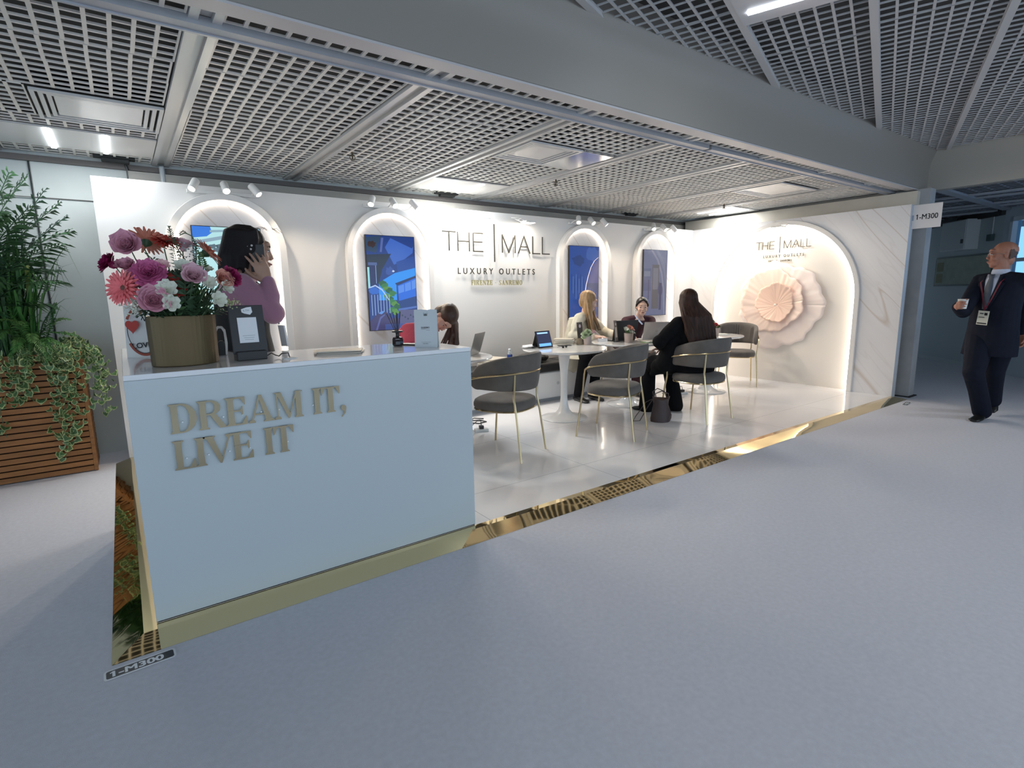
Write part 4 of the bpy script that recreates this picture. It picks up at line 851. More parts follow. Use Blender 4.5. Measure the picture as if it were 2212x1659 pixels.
# handbag
e = empty('handbag', (4.34,.925,ZP), R(-35), 'dark brown leather tote bag on the floor beside the seated woman in black', 'handbag')
lea = M('brown_leather',(.05,.03,.028),.45,bump=.25,bscale=25)
g = []
for k in range(8):
    z = .245*k/7; w = .095+.012*sin(k*.9)-.010*k/7; d = .055*(1-.35*k/7)
    g.append([(w*cos(a)*(1+.08*sin(5*a+k)), d*sin(a)*(1+.15*sin(3*a)), z+.0005+(.018*cos(2*a) if k == 7 else 0)) for a in [2*pi*j/20 for j in range(20)]])
MB().rings(g).build('bag_body', lea, e, ang=50)
for s in (-1,1): MB().tube([(-.06,s*.03,.235),(-.075,s*.05,.30),(-.02,s*.075,.33),(.05,s*.065,.30),(.065,s*.03,.235)],.005,6).build('handle', lea, e)
MB().tube([(-.08,0,.24),(-.15,.02,.20),(-.25,.03,.05),(-.28,.0,.01),(-.22,-.03,.02),(-.14,-.02,.16),(-.085,0,.235)],.004,6).build('shoulder_strap', lea, e)
# power strips and cables
def strip(loc, rz, lab, n=3):
    e = empty('power_strip', loc, rz, lab, 'power strip', 'white floor sockets')
    MB().box(-.065,.065,-.035,.035,.0005,.028).build('housing', M('socket_white',(.70,.70,.68),.4), e, ang=0, bevel=.004)
    MB().box(-.022,.022,-.022,.022,.0282,.06).build('plug', bk, e, ang=0, bevel=.006)
    MB().tube([(0,0,.055),(.0,.01,.10),(-.03,.06,.09),(-.10,.12,.01),(-.2,.15,.006)],.004,6).build('plug_cable', bk, e)
a = at(1040,932,2,ZP); strip(a, R(-20), 'white floor socket with a black plug beside the counter and the first chair')
a = at(1477,848,2,ZP); strip(a+V((-.10,-.05,0)), R(-10), 'white floor socket with a black plug between the seated woman and the far table')
a = at(1024,912,2,ZP)
tag(MB().tube([a+V((-.25,0,.01)),a+V((-.05,.04,.012)),a+V((.08,.02,.008)),a+V((.10,-.08,.006)),a+V((0,-.10,.006)),a+V((-.1,-.02,.015)),a+V((.05,.08,.02)),a+V((.15,.05,.006))],.006,6).build('cable_tangle', bk), 'tangle of black cables on the floor behind the counter end', 'cables')

mb = MB()
for x, y, z, a, b_, c in ((0,0,.055,.17,.10,.05),(.12,.02,.05,.13,.09,.045),(-.10,-.02,.05,.12,.09,.045),(.03,-.05,.07,.12,.06,.03)): mb.ell((x,y,z),(a,b_,c),14)
mb.v = [(3.98+x,2.56+y,.514+max(0,z+.008*sin(x*60)+.006*sin(y*80))) for x,y,z in mb.v]
tag(mb.build('folded_jacket', M('black_jacket',(.012,.011,.013),.5,bump=.5,bscale=14), remesh=.008, smooth=2), 'black jacket heaped on the bench behind the near pedestal table', 'jacket')
# ================================================================ BOUQUET
def petal(mb, T, L_, Wd, l0, l1, cup=.3, r0=.0, z0=0, nv=5, tip=.5, ruf=0, ph=0):
    """leans l0 at the base to l1 at the tip (degrees from the axis)"""
    g = []; r, z = r0, z0
    for i in range(nv+1):
        v = i/nv; a = R(l0+(l1-l0)*v); w = Wd*sin(pi*min(.97, .12+v*(1-tip*.32)))
        if i: r += L_/nv*sin(a); z += L_/nv*cos(a)
        row = []
        for u in (-1,-.5,0,.5,1):
            k = cup*u*u*w; rf = ruf*sin(u*9+ph)*v; row.append((w*u, r-k*cos(a)+rf*.6, z+k*sin(a)+rf))
        g.append(row)
    mb.surf(g, T); return mb
def axisT(c, n):
    q = V(n).normalized().to_track_quat('Z','Y').to_matrix().to_4x4(); q.translation = V(c); return q
def rose(c, n, r, mat, par, name='rose', sd=0):
    q = random.Random(sd); mb = MB(); T = axisT(c, n)
    for k in range(30):
        t = k/29; Rk = MX.Rotation(k*2.4+q.uniform(-.2,.2),4,'Z'); L_ = r*(.62+.55*t)
        petal(mb, T @ Rk, L_*.9, r*(.24+.36*t), 4+30*t, -30+(105*t), .75-.2*t, r*.03+r*.10*t, -r*.35-.12*r*t, 5, 1.2)
    mb.lathe([(.02*r,-.75*r),(.30*r,-.55*r),(.30*r,-.3*r),(.05*r,-.1*r)],10,T)
    return mb.build(name, mat, par, ang=80)
def ruffle(c, n, r, mat, par, name='carnation', sd=0):
    q = random.Random(sd); mb = MB(); T = axisT(c, n)
    for k in range(46):
        t = k/45; petal(mb, T @ MX.Rotation(k*2.4,4,'Z'), r*(.5+.5*t), r*.40, 5+55*t, 10+80*t, .3, .02*r, -.25*r*(t), 4, 1.25, .06*r, k)
    mb.lathe([(.02*r,-.7*r),(.25*r,-.5*r),(.3*r,-.2*r),(.05*r,0)],10,T)
    return mb.build(name, mat, par, ang=80)
def gerbera(c, n, r, mat, mat2, par, sd=0):
    mb = MB(); T = axisT(c, n); q = random.Random(sd)
    for ring_, (m_, L_, l) in enumerate(((22,1.0,80),(20,.92,68),(16,.6,55))):
        for k in range(m_): petal(mb, T @ MX.Rotation(2*pi*(k+.5*ring_)/m_+q.uniform(-.05,.05),4,'Z'), r*L_, r*.105, l-12, l+14+q.uniform(-8,8), .3, .08*r, .02*r*ring_, 4, .75)
    mb.cur = 1; mb.ell((0,0,.03*r),(.24*r,.24*r,.10*r),12,T); mb.lathe([(.03*r,-.35*r),(.22*r,-.12*r),(.30*r,0)],12,T)
    return mb.build('gerbera', [mat, mat2], par, ang=80)
def lily(c, n, r, mat, par):
    mb = MB(); T = axisT(c, n)
    for k in range(6): petal(mb, T @ MX.Rotation(k*pi/3,4,'Z'), r*1.05, r*(.42 if k%2 else .34), 18, 70, .45, .03*r, -.3*r, 5, .95)
    for k in range(5): mb.tube([T @ V((0,0,0)), T @ V((.12*r*cos(k*1.3),.12*r*sin(k*1.3),.5*r))],.0009,4)
    return mb.build('white_lily', mat, par, ang=80)
lil = M('petal_lilac',(.70,.33,.42),.55,sss=.1,var=.1,vscale=30); pinkp = M('petal_pale_pink',(.74,.46,.52),.55,var=.08,vscale=30); deep = M('petal_deep_pink',(.60,.13,.30),.55,var=.12,vscale=30)
mag = M('petal_magenta',(.33,.015,.10),.55,var=.15,vscale=30); coral = M('petal_coral',(.66,.24,.16),.55,var=.12,vscale=30); cpink = M('petal_coral_pink',(.82,.17,.18),.5,var=.1,vscale=30); redw = M('petal_red',(.48,.05,.035),.5,var=.3,vscale=50)
wht = M('petal_white',(.66,.67,.56),.5,var=.05,vscale=30); grn = M('leaf_dark',(.035,.075,.035),.5,var=.35,vscale=14); grn2 = M('leaf_mid',(.07,.15,.05),.5,var=.3,vscale=14); stemm = M('stem_green',(.07,.13,.06),.5)
FC = empty('flower_bouquet', PC+V((0,0,.20)), 0, 'mixed bouquet of pink roses, gerberas and white lilies in the gold pot', 'bouquet')
def fl(u, v, y): return at(u, v, 1, y)-FC.location
base_ = V((0,0,-.02)); S_ = 1/494
def axis(p, tilt=(0,0,0)): return ((p-V((0,0,-.12))).normalized()*.8+V(tilt)).normalized()
items = [('rose',273,527,.25,26,lil,(-.3,-.9,.3)),('rose',270,573,.22,19,lil,(-.3,-.6,.9)),('ruf',322,591,.14,31,deep,(-.1,-1.1,.6)),('rose',333,648,.10,29,lil,(0,-1.2,.3)),('rose',418,594,.12,24,pinkp,(.1,-1.1,.5)),
 ('rose',398,527,.30,21,pinkp,(.3,-.2,.9)),('ruf',234,568,.24,22,mag,(-.8,-.2,.5)),('ruf',500,598,.16,24,mag,(.7,-.6,.5)),('rose',484,603,.13,20,M('petal_peach',(.75,.36,.28),.5,var=.1,vscale=30),(.4,-1,.3)),
 ('ger',316,524,.30,31,coral,(.25,.55,.7)),('ger',445,547,.24,30,coral,(.7,.0,.6)),('ger',268,622,.15,31,cpink,(-.75,-.8,.15)),('ger',357,524,.27,25,redw,(.2,-.5,.9)),('ruf',372,620,.20,26,redw,(0,-1,.3)),('ruf',288,605,.2,20,M('petal_dusty',(.55,.28,.32),.5),(-.2,-1,.4)),
 ('lil',360,627,.11,24,wht,(-.1,-1.1,.5)),('lil',369,655,.09,20,wht,(.1,-1.3,.1)),('lil',470,647,.11,20,wht,(.4,-1.1,.2)),('lil',487,622,.12,18,wht,(.6,-.9,.4)),('lil',394,578,.16,19,wht,(.0,-.9,.6)),('lil',450,612,.12,18,wht,(.2,-1,.5)),('lil',447,583,.2,14,wht,(.3,-.5,.9)),('lil',350,575,.15,16,M('petal_pinkwhite',(.74,.42,.42),.5),(.2,-.9,.8))]
for i, (k, u, v, y, r, mt_, tl_) in enumerate(items):
    p = fl(u,v,y); r *= S_*1.12*(y+2.4736)/2.72; n_ = V(tl_).normalized(); 
    if k == 'rose': rose(p, n_, r, mt_, FC, sd=i)
    elif k == 'ruf': ruffle(p, n_, r, mt_, FC, 'carnation', i)
    elif k == 'ger': gerbera(p, n_, r, mt_, grn if i in (9,10) else M('gerbera_eye',(.12,.05,.03),.6), FC, i)
    else: lily(p, n_, r, mt_, FC)
    b = V((p.x*.25,p.y*.25,-.05)); MB().tube([b, b.lerp(p,.5)+V((0,0,.01)), p-n_*r*.5],.0024,5).build('stem', stemm, FC)
# fillers: small white flowers, greenery
q = random.Random(3)
for (u, v, y, n_, sp, mt_, rr) in ((292,640,.17,60,.030,wht,.0042),(285,665,.19,40,.026,wht,.004),(415,545,.27,40,.035,M('filler_pale',(.40,.46,.44),.6),.004),(498,655,.17,50,.022,M('filler_green',(.38,.42,.22),.6),.0038),(300,665,.2,30,.02,M('berry_brown',(.22,.13,.07),.6),.003)):
    mb = MB(); p = fl(u,v,y)
    for k in range(n_): mb.ell(p+V((q.gauss(0,sp*.6),q.gauss(0,sp*.5),q.gauss(0,sp*.6))), rr*q.uniform(.7,1.2), 6)
    o = mb.build('filler_flowers', mt_, FC); o['kind'] = 'stuff'
def sprig(par, pts, nl, L_, w, mat, name='leaf_sprig', droop=.1, fan=1.0, sd=1, needle=False):
    """leaflets in pairs along a polyline"""
    q = random.Random(sd); P = [V(p) for p in pts]; mb = MB(); mb.tube(P,.0018 if L_ < .08 else .003,5); m_ = len(P)-1
    for k in range(nl):
        t = (k+.6)/nl; i = min(m_-1, int(t*m_)); c = P[i].lerp(P[i+1], t*m_-i); d = (P[i+1]-P[i]).normalized()
        side = d.cross(V((0,0,1))); side = side.normalized() if side.length > .1 else V((1,0,0)); upv = side.cross(d)
        for s in (-1,1):
            ax = (side*s*fan+d*(.55+q.uniform(-.1,.25))+upv*q.uniform(-.1,.35)).normalized(); l = L_*(1-.55*abs(2*t-.85)**1.5)*q.uniform(.85,1.1)
            if needle: ax = (ax+V((q.uniform(-.5,.5),q.uniform(-.5,.5),q.uniform(-.5,.5)))).normalized()
            e1 = c+ax*l*.5+V((0,0,-droop*l*.15)); e2 = c+ax*l+V((0,0,-droop*l)); wv = d*w
            mb.add([c, e1-wv+upv*w*.3, e1+upv*-.0, e1+wv+upv*w*.3, e2], [(0,1,2),(0,2,3),(1,4,2),(2,4,3)])
    return mb.build(name, mat, par, ang=80)
def pth(*a): return [fl(*x) for x in a]
sprig(FC, pth((385,640,.2),(380,560,.24),(372,520,.26),(365,488,.27)), 34, .028, .0022, grn, sd=2, needle=True)
sprig(FC, pth((395,640,.2),(400,560,.22),(385,540,.22),(375,515,.24)), 26, .026, .002, grn, sd=3, needle=True)
sprig(FC, pth((380,650,.22),(345,590,.28),(330,560,.30),(312,545,.31)), 22, .035, .004, grn, sd=4)
sprig(FC, pth((390,650,.22),(415,590,.28),(425,560,.3),(420,520,.3)), 22, .03, .003, grn, sd=5)
sprig(FC, pth((425,680,.18),(437,620,.2),(440,580,.2),(432,545,.22)), 24, .034, .006, grn2, sd=6)
MB().tube(pth((425,640,.22),(423,560,.24),(424,530,.26),(415,510,.27),(400,503,.27),(388,508,.28)),.0024,6).build('stem', stemm, FC)
sprig(FC, pth((405,505,.27),(395,498,.27),(388,505,.28)), 10, .02, .0012, grn, sd=7, needle=True)
for k in range(90):
    a = q.uniform(0,2*pi); rr = q.uniform(.03,.13); b = V((rr*cos(a)*.7,rr*sin(a)*.7,-.02)); h = q.uniform(.05,.21); t_ = V((rr*cos(a)*1.45,rr*sin(a)*1.2,h))
    sprig(FC, [b,(b+t_)/2+V((0,0,.03)),t_], 8, q.uniform(.04,.065), q.uniform(.008,.014), (grn,grn2,grn)[k%3], sd=100+k)
for k in range(14):
    a = -pi*.95*k/13; b = V((.09*cos(a),.075*sin(a),-.0)); t_ = V((.175*cos(a),.155*sin(a),.012+.012*(k%3)))
    sprig(FC, [b,(b+t_)/2+V((0,0,.025)),t_], 5, .045, .010, grn, sd=170+k)
# small table bouquets
def bq(loc, lab, parts, sd):
    e = empty('flower_bouquet', loc, 0, lab, 'bouquet'); q = random.Random(sd)
    for k, (x, y, z, kind, r, mt_) in enumerate(parts):
        n_ = V((x*6,y*6-.5,.8)); f = {'rose':rose,'ruf':ruffle}.get(kind)
        if f: f((x,y,z), n_, r, mt_, e, sd=k+sd)
        elif kind == 'ger': gerbera((x,y,z), n_, r, mt_, grn, e, k)
        else: lily((x,y,z), n_, r, mt_, e)
        MB().tube([(x*.2,y*.2,-.01),(x,y,z-r*.4)],.002,5).build('stem', stemm, e)
    for k in range(14):
        a = q.uniform(0,2*pi); sprig(e, [(.02*cos(a),.02*sin(a),0),(.05*cos(a),.05*sin(a),.02+.03*q.random())],4,.035,.009,grn2,sd=sd+k)
hyd = M('hydrangea_white',(.62,.70,.48),.6,var=.1,vscale=40)
bq((4.15,1.80,TZ+.093), 'small bouquet with a white hydrangea and a pink rose on the near table', [(-.055,-.02,.020,'ruf',.05,hyd),(-.02,-.03,.050,'ruf',.045,hyd),(-.06,.0,-.01,'ruf',.03,hyd),(.085,-.01,.045,'rose',.032,pinkp),(.06,.01,.02,'rose',.022,lil),(.03,0,.045,'ruf',.032,M('hydrangea_green',(.16,.28,.08),.6))], 300)
bq((4.66,1.66,TZ+.10), 'small bouquet of coral and white flowers on the table between the women', [(-.055,-.01,.05,'lil',.04,wht),(.0,-.02,.065,'ger',.045,coral),(.04,-.02,.045,'rose',.032,pinkp),(-.02,-.045,.025,'lil',.034,wht),(.03,-.04,.01,'lil',.03,wht),(.06,0,.03,'rose',.022,deep)], 330)
bq((6.13,1.52,TZ+.09), 'small bouquet of red flowers on the table by the marble end wall', [(.0,0,.05,'ruf',.04,cpink),(.04,-.01,.03,'ruf',.032,redw),(-.03,.01,.08,'lil',.03,wht)], 360)
rnd_pot((6.13,1.52,TZ), .045, .10, M('pot_rosegold'), 'small rosy pot of red flowers on the table by the marble end wall')
# ================================================================ PAPER FLOWER in the arch
e = empty('paper_flower', (LL+RD,1.475,1.125), 0, 'giant pale pink pleated fabric flower on the wall inside the marble arch', 'decoration')
def pf(r0, r1, base, amp, seed, mat, name, off=(0,0), na=120):
    q = random.Random(seed); g = []
    for i in range(na+1):
        a = 2*pi*i/na; row = []
        ro = r1*(1+.05*sin(3*a+seed)+.035*sin(7*a+seed*2)+.02*sin(19*a))
        for j in range(14):
            t = j/13; r = r0+(ro-r0)*t; pl = amp*(.35+.3*t)*(.5*sin(17*a+2.3*sin(2*a+seed)+3*t)+.5*sin(31*a+2*sin(3*a)+4*t)+.4*sin(9*a+6*t+seed))*min(1,t*4)+.9*amp*sin(40*a+3*sin(4*a)+seed)*max(0,t-.72)*2.5
            h = base+pl+.022*sin(2*a+seed)*t*t+(.035*t**1.5)
            row.append((-(off[0]*t+r*cos(a)), off[1]*t+r*sin(a), max(.004,h)))
        g.append(row)
    T = MX(((0,0,-1,0),(1,0,0,0),(0,1,0,0),(0,0,0,1)))
    MB().surf(g, T).build(name, mat, e, ang=80, solid=.0015)
pf1 = M('fabric_blush',(.93,.80,.74),.7,sss=.1); pf2 = M('fabric_peach',(.94,.74,.64),.7,sss=.1)
pf(.01,.60,.016,.007,1,pf1,'outer_ruffle',(.0,0)); pf(.008,.45,.045,.007,2,pf2,'middle_ruffle',(-.10,.06)); pf(.006,.27,.080,.005,5,M('fabric_salmon',(.94,.66,.53),.7,sss=.1),'inner_ruffle',(-.03,.04))
MB().ell((-.13,0,0),(.02,.02,.02),10).build('centre_knot', pf2, e)
# ================================================================ PLANTER AND PLANTS
wood = M('cedar_wood',(.31,.125,.033),.5,var=.22,vscale=5,stretch=(1,6,9),bump=.1,bscale=20)
XR, YF, ZT = -.263, 2.78, .93
e = empty('wooden_planter', (-1.0,3.0,0), 0, 'slatted reddish wooden planter box full of greenery, left of the stand', 'planter')
mb = MB(); ns = 20; ph = ZT/ns
for k in range(ns): mb.box(-1.75,XR-.022,YF,YF+.018,ph*k+.008,ph*(k+1)-.001)
sub(mb,'front_slats', wood, e, ang=0, bevel=.002)
mb = MB()
for k in range(ns): mb.box(XR-.018,XR-.001,YF+.03,3.19,ph*k+.008,ph*(k+1)-.001)
sub(mb,'side_slats', wood, e, ang=0, bevel=.002)
sub(MB().box(XR-.022,XR+.002,YF-.003,YF+.028,.004,ZT), 'corner_post', wood, e, ang=0, bevel=.002)
sub(MB().box(-1.75,XR+.004,YF-.006,YF+.035,ZT,ZT+.018).box(XR-.035,XR+.004,YF+.036,3.20,ZT,ZT+.018), 'rim', wood, e, ang=0, bevel=.002)
sub(MB().box(-1.74,XR-.03,YF+.03,3.19,.01,ZT-.03), 'dark_liner', M('liner_black',(.012,.011,.01),.9), e, ang=0)
def wp(u, v, y): return at(u, v, 1, y)
q = random.Random(11)
palm = M('palm_green',(.045,.115,.045),.45,var=.35,vscale=6); palm2 = M('palm_blue_green',(.035,.085,.05),.4,var=.3,vscale=6); fern = M('fern_green',(.085,.19,.05),.5,var=.3,vscale=9); ivd = M('ivy_green',(.07,.15,.05),.4,var=.35,vscale=12); ivp = M('ivy_pale',(.42,.48,.22),.45,var=.2,vscale=12); grassm = M('grass_green',(.05,.16,.035),.45,var=.35,vscale=9)
def frond(par, b, t_, sag, nl, L_, w, mat, sd, name='frond', droop=.25):
    b, t_ = V(b), V(t_); pts = [b.lerp(t_,i/7)+V((0,0,sag*sin(pi*i/7)*(1-.2*i/7))) for i in range(8)]
    pts = [pts[0]]+pts[1:]; n0 = 2; return sprig(par, pts[:n0]+pts[n0:], nl, L_, w, mat, name, droop, 1.0, sd)
PB = V((-.95,2.94,ZT-.02))
e = empty('palm_plant', PB, 0, 'tall dark green feathery palm rising from the wooden planter', 'palm')
tips = [(-20,330,3.0),(20,372,2.95),(60,380,3.05),(95,412,2.9),(128,440,3.05),(150,500,2.95),(140,470,3.15),(-60,340,3.0),(135,530,2.85),(-40,420,2.8),(60,450,2.8),(100,560,2.8),(-90,400,2.9),(30,480,2.75),(130,610,2.8),(-30,560,2.7),(110,660,3.1),(125,585,3.15)]
for k, (u, v, y) in enumerate(tips):
    t_ = wp(u,v,y-.10)-PB; frond(e, (rnd.uniform(-.05,.05),rnd.uniform(-.04,.04),0), t_, .14+.05*(k%3), 34, .32, .012, palm2 if k%3 == 0 else palm, 500+k)
for k in range(3): MB().tube([(.03*k-.03,.02*k,0),(.04*k-.05,.02*k,.35),(.09*k-.08,.02*k,.62)],[.014,.011,.006],7).build('stalk', stemm, e)
PB2 = V((-.62,2.96,ZT-.02))
e = empty('spider_plant', PB2, 0, 'dense mound of long bright green strap leaves in the middle of the planter', 'plant')
for k in range(12):
    mb = MB()
    for j in range(34):
        a = q.uniform(0,2*pi); L_ = q.uniform(.45,1.75); out = q.uniform(.10,.40); d = V((cos(a),sin(a)*.55,0)); w = q.uniform(.006,.012); sd = V((-sin(a),cos(a),0)); c0 = V((q.uniform(-.34,.10),q.uniform(-.07,.07),0)); g = []
        for i in range(7):
            t = i/6; p = c0+d*out*t**1.3+V((0,0,L_*(t-.45*t*t*q.uniform(.9,1.5)))); ww = w*sin(pi*min(.98,t*.9+.1)); g.append([p-sd*ww, p+V((0,0,-ww*.4)), p+sd*ww])
        mb.surf(g)
    mb.build('leaf_clump', (grassm,palm,M('strap_yellow',(.22,.27,.06),.45,var=.2))[0 if k < 7 else (1 if k < 11 else 2)], e, ang=80)
PB3 = V((-.50,2.90,ZT-.01))
e = empty('fern', PB3, 0, 'feathery light green fern with drooping fronds at the planter front', 'fern')
for k, (u, v, y, sg) in enumerate(((168,725,2.82,.09),(150,690,2.9,.1),(95,760,2.70,.12),(105,780,2.68,.13),(70,740,2.72,.12),(60,800,2.66,.14),(20,770,2.7,.12),(118,760,2.72,.12),(-10,740,2.75,.12),(120,655,3.0,.05),(85,640,2.95,.05),(40,700,2.75,.1),(140,750,2.74,.1),(0,690,2.8,.1),(35,760,2.7,.1),(10,650,2.9,.05))):
    b = V((q.uniform(-.22,.05),q.uniform(-.04,.04),q.uniform(.02,.10))); frond(e, b, wp(u,v,y)-PB3, sg, 30, .062, .0062, fern if k%3 else grassm, 700+k, droop=.35)
LEAF = [(0,0),(.30,-.10),(.55,-.32),(.60,-.05),(.55,.22),(.33,.42),(0,.78)]
lf = LEAF+[(-x,y) for x,y in LEAF[-2:0:-1]]
def ivy(base, ends, lab, nleaf, size, sd, spread=.035):
    e = empty('trailing_ivy', base, 0, lab, 'ivy', 'variegated ivy trailing over the planter'); q = random.Random(sd)
    for si, pts in enumerate(ends):
        P = [V(p)-V(base) for p in pts]; P[0].z = max(P[0].z,.03); P[1].z = max(P[1].z,.012); P = P[:2]+[P[1].lerp(P[2],.5)+V((0,-.01,.0))]+P[2:]; MB().tube(P,.0022,5).build('vine', stemm, e); mb = MB(); m_ = len(P)-1
        for k in range(nleaf):
            t = (k+.5)/nleaf; i = min(m_-1,int(t*m_)); c = P[i].lerp(P[i+1],t*m_-i)+V((q.gauss(0,spread),q.gauss(-.012,.014),q.gauss(0,spread*.7))); s = size*q.uniform(.85,1.9)
            T = MX.Translation(c) @ MX.Rotation(q.uniform(-1.2,1.2),4,'Z') @ MX.Rotation(R(q.uniform(35,115)),4,'X') @ MX.Rotation(q.uniform(2.0,4.3),4,'Z')
            f = q.uniform(.05,.25)
            mb.cur = 1; mb.add([(x*s,y*s,abs(x)*s*f) for x,y in lf],[tuple(range(len(lf)))],T)
            mb.cur = 0; mb.add([(x*s*.74,y*s*.74+.05*s,abs(x)*s*f+.0012) for x,y in lf],[tuple(range(len(lf)))],T); mb.add([(x*s*.74,y*s*.74+.05*s,abs(x)*s*f-.0012) for x,y in lf],[tuple(range(len(lf)))[::-1]],T)
        mb.build('leaves', [ivd, ivp], e, ang=0)
yv = YF-.03
ivy((-.42,2.82,ZT), [[wp(130,790,2.85),wp(150,800,2.72),wp(140,860,yv),wp(138,940,yv),wp(143,985,yv)],[wp(150,790,2.85),wp(165,805,2.71),wp(168,870,yv),wp(160,920,yv),wp(150,960,yv)],[wp(110,790,2.85),wp(122,805,2.72),wp(125,850,yv),wp(135,900,yv)]], 'longest ivy trail hanging down the middle of the planter front', 60, .030, 21)
ivy((-.27,2.95,ZT), [[wp(170,770,2.95),wp(205,790,2.78),wp(218,830,2.75),wp(222,880,2.75)],[wp(180,760,3.0),wp(215,790,2.85),wp(232,830,2.82),wp(228,895,2.8)],[wp(170,755,3.0),wp(195,765,2.85),wp(208,800,2.77),wp(200,870,2.75)]], 'ivy spilling over the right corner of the planter', 38, .028, 22)
ivy((-.60,2.82,ZT), [[wp(60,795,2.84),wp(55,815,2.72),wp(48,850,yv),wp(30,870,yv),wp(10,868,yv)],[wp(70,790,2.84),wp(70,815,2.72),wp(65,840,yv),wp(58,860,yv)],[wp(45,790,2.84),wp(38,810,2.72),wp(45,835,yv)]], 'short ivy trail on the left part of the planter front', 26, .031, 23)
ivy((-.83,2.82,ZT), [[wp(-10,800,2.84),wp(0,850,2.72),wp(3,900,yv),wp(15,945,yv)],[wp(5,790,2.84),wp(10,800,2.73),wp(2,830,yv)]], 'ivy trail at the left picture edge of the planter front', 18, .031, 24)
ivy((-.38,2.92,ZT), [[wp(100,770,2.95),wp(130,745,2.9),wp(160,740,2.88),wp(190,760,2.85)],[wp(120,760,3.0),wp(150,730,3.0),wp(180,745,2.95)],[wp(90,790,2.8),wp(115,778,2.75),wp(150,785,2.74)],[wp(60,770,2.86),wp(85,775,2.78),wp(110,800,2.76)]], 'leafy ivy mound on top of the planter at its right end', 34, .030, 25)
# ================================================================ PEOPLE
def frame(c, face, up=(0,0,1)):
    y = V(face).normalized(); z = V(up); z = (z-y*z.dot(y)).normalized(); x = y.cross(z)
    m_ = MX((x,y,z)).transposed().to_4x4(); m_.translation = V(c); return m_
def head_vol(mb, T, s=1, fem=True):
    def e_(c, r, n=14): mb.ell(V(c)*s, tuple(q*s for q in r), n, T)
    e_((0,-.018,.038),(.073,.093,.080),18); e_((0,.025,-.022),(.062,.066,.088),16); e_((0,.048,-.082),(.040 if fem else .046,.040,.032)); e_((0,.064,-.101),(.022 if fem else .028,.020,.016))
    e_((0,.078,.038),(.046,.020,.020)); e_((0,.083,.016),(.040,.014,.008))
    for x in (-1,1):
        e_((x*.036,.062,-.032),(.026,.028,.026)); e_((x*.073,-.012,-.010),(.008,.017,.030)); e_((x*.009,.101,-.034),(.0075,.009,.007)); e_((x*.031,.074,.003),(.016,.014,.011))
    mb.tube([T @ (V(p)*s) for p in ((0,.088,.018),(0,.098,-.008),(0,.108,-.030),(0,.096,-.040))],[.007*s,.008*s,.0095*s,.006*s],8)
    e_((0,.092,-.060),(.020,.012,.0065)); e_((0,.090,-.069),(.017,.012,.007)); e_((0,.085,-.075),(.018,.010,.008))
def face_bits(T, s, par, iris, lipc, brow, lidc=None):
    T = MX.Translation(-par.location) @ T
    w = M('eye_white',(.70,.68,.66),.25); ir = M(iris[0],iris[1],.15)
    for x in (-1,1):
        o = MB().ell(V((x*.031,.0795,.0025))*s,(.0125*s,.0085*s,.0072*s),12,T).build('eye', w, par)
        MB().ell(V((x*.0315,.0865,.0022))*s,(.0056*s,.0025*s,.0058*s),10,T).build('iris', ir, o)
        MB().tube([T @ (V(p)*s) for p in ((x*.017,.086,.0035),(x*.030,.0895,.0112),(x*.045,.080,.0045))],.0016*s,5).build('eyelash', M('lash_dark',(.02,.015,.012),.5), par)
        MB().tube([T @ (V(p)*s) for p in ((x*.014,.094,.024),(x*.030,.093,.030),(x*.049,.078,.024))],[.002*s,.003*s,.0014*s],6,flat=.7).build('eyebrow', brow, par)
    MB().tube([T @ (V(p)*s) for p in ((-.021,.093,-.065),(-.010,.102,-.0625),(0,.104,-.0635),(.010,.102,-.0625),(.021,.093,-.065))],[.0015*s,.0045*s,.0048*s,.0045*s,.0015*s],7).build('lips', lipc, par)
def hand_vol(mb, T, side, curl=(25,30,20), spread=4, thumb=25, s=1):
    """wrist at origin, fingers +y, back of hand +z, thumb on side*x"""
    def P(x,y,z): return T @ (V((x*side,y,z))*s)
    g = []
    for y, w, t in ((-.01,.026,.019),(.01,.028,.018),(.03,.035,.016),(.055,.040,.0145),(.078,.040,.012),(.088,.036,.009)):
        g.append([P(w*cos(a), y, t*sin(a)) for a in [2*pi*k/14 for k in range(14)]])
    mb.rings(g)
    for k, (x, L_) in enumerate(((.029,.070),(.010,.079),(-.010,.073),(-.028,.057))):
        p = V((x,.080,0)); a = 0; sp = R(spread*(1.5-k)); pts = [V((x*.9,.062,0)), p]
        for j, fr in enumerate((.44,.31,.25)):
            a += R(curl[j]*(1+.12*k)); p = p+V((sin(sp)*cos(a), cos(sp)*cos(a), -sin(a)))*L_*fr; pts.append(p)
        pts = [P(*q) for q in pts]; mb.limb(pts,[.0088*s,.0085*s,.0080*s,.0074*s,.0062*s],8)
    a = R(thumb); q = V((.026,.012,-.006)); q2 = q+V((.55,.70,-.25-.5*sin(a))).normalized()*.042; q3 = q2+V((.25,.85,-.35-sin(a))).normalized()*.032; q4 = q3+V((.0,.9,-.4-sin(a))).normalized()*.024
    mb.limb([P(*V((.012,.0,-.002))),P(*q),P(*q2),P(*q3),P(*q4)],[.012*s,.013*s,.0105*s,.0095*s,.0075*s],8)
def loft(mb, secs, n=22):
    """secs: (centre, right_vec*halfwidth, fwd_vec*halfdepth)"""
    g = []
    for c, a, b in secs: g.append([V(c)+V(a)*(abs(cos(t))**.85*(1 if cos(t) > 0 else -1))+V(b)*(abs(sin(t))**.85*(1 if sin(t) > 0 else -1)) for t in [2*pi*k/n for k in range(n)]])
    c0, a0, b0 = secs[0]; c1, a1, b1 = secs[-1]
    return mb.rings(g)
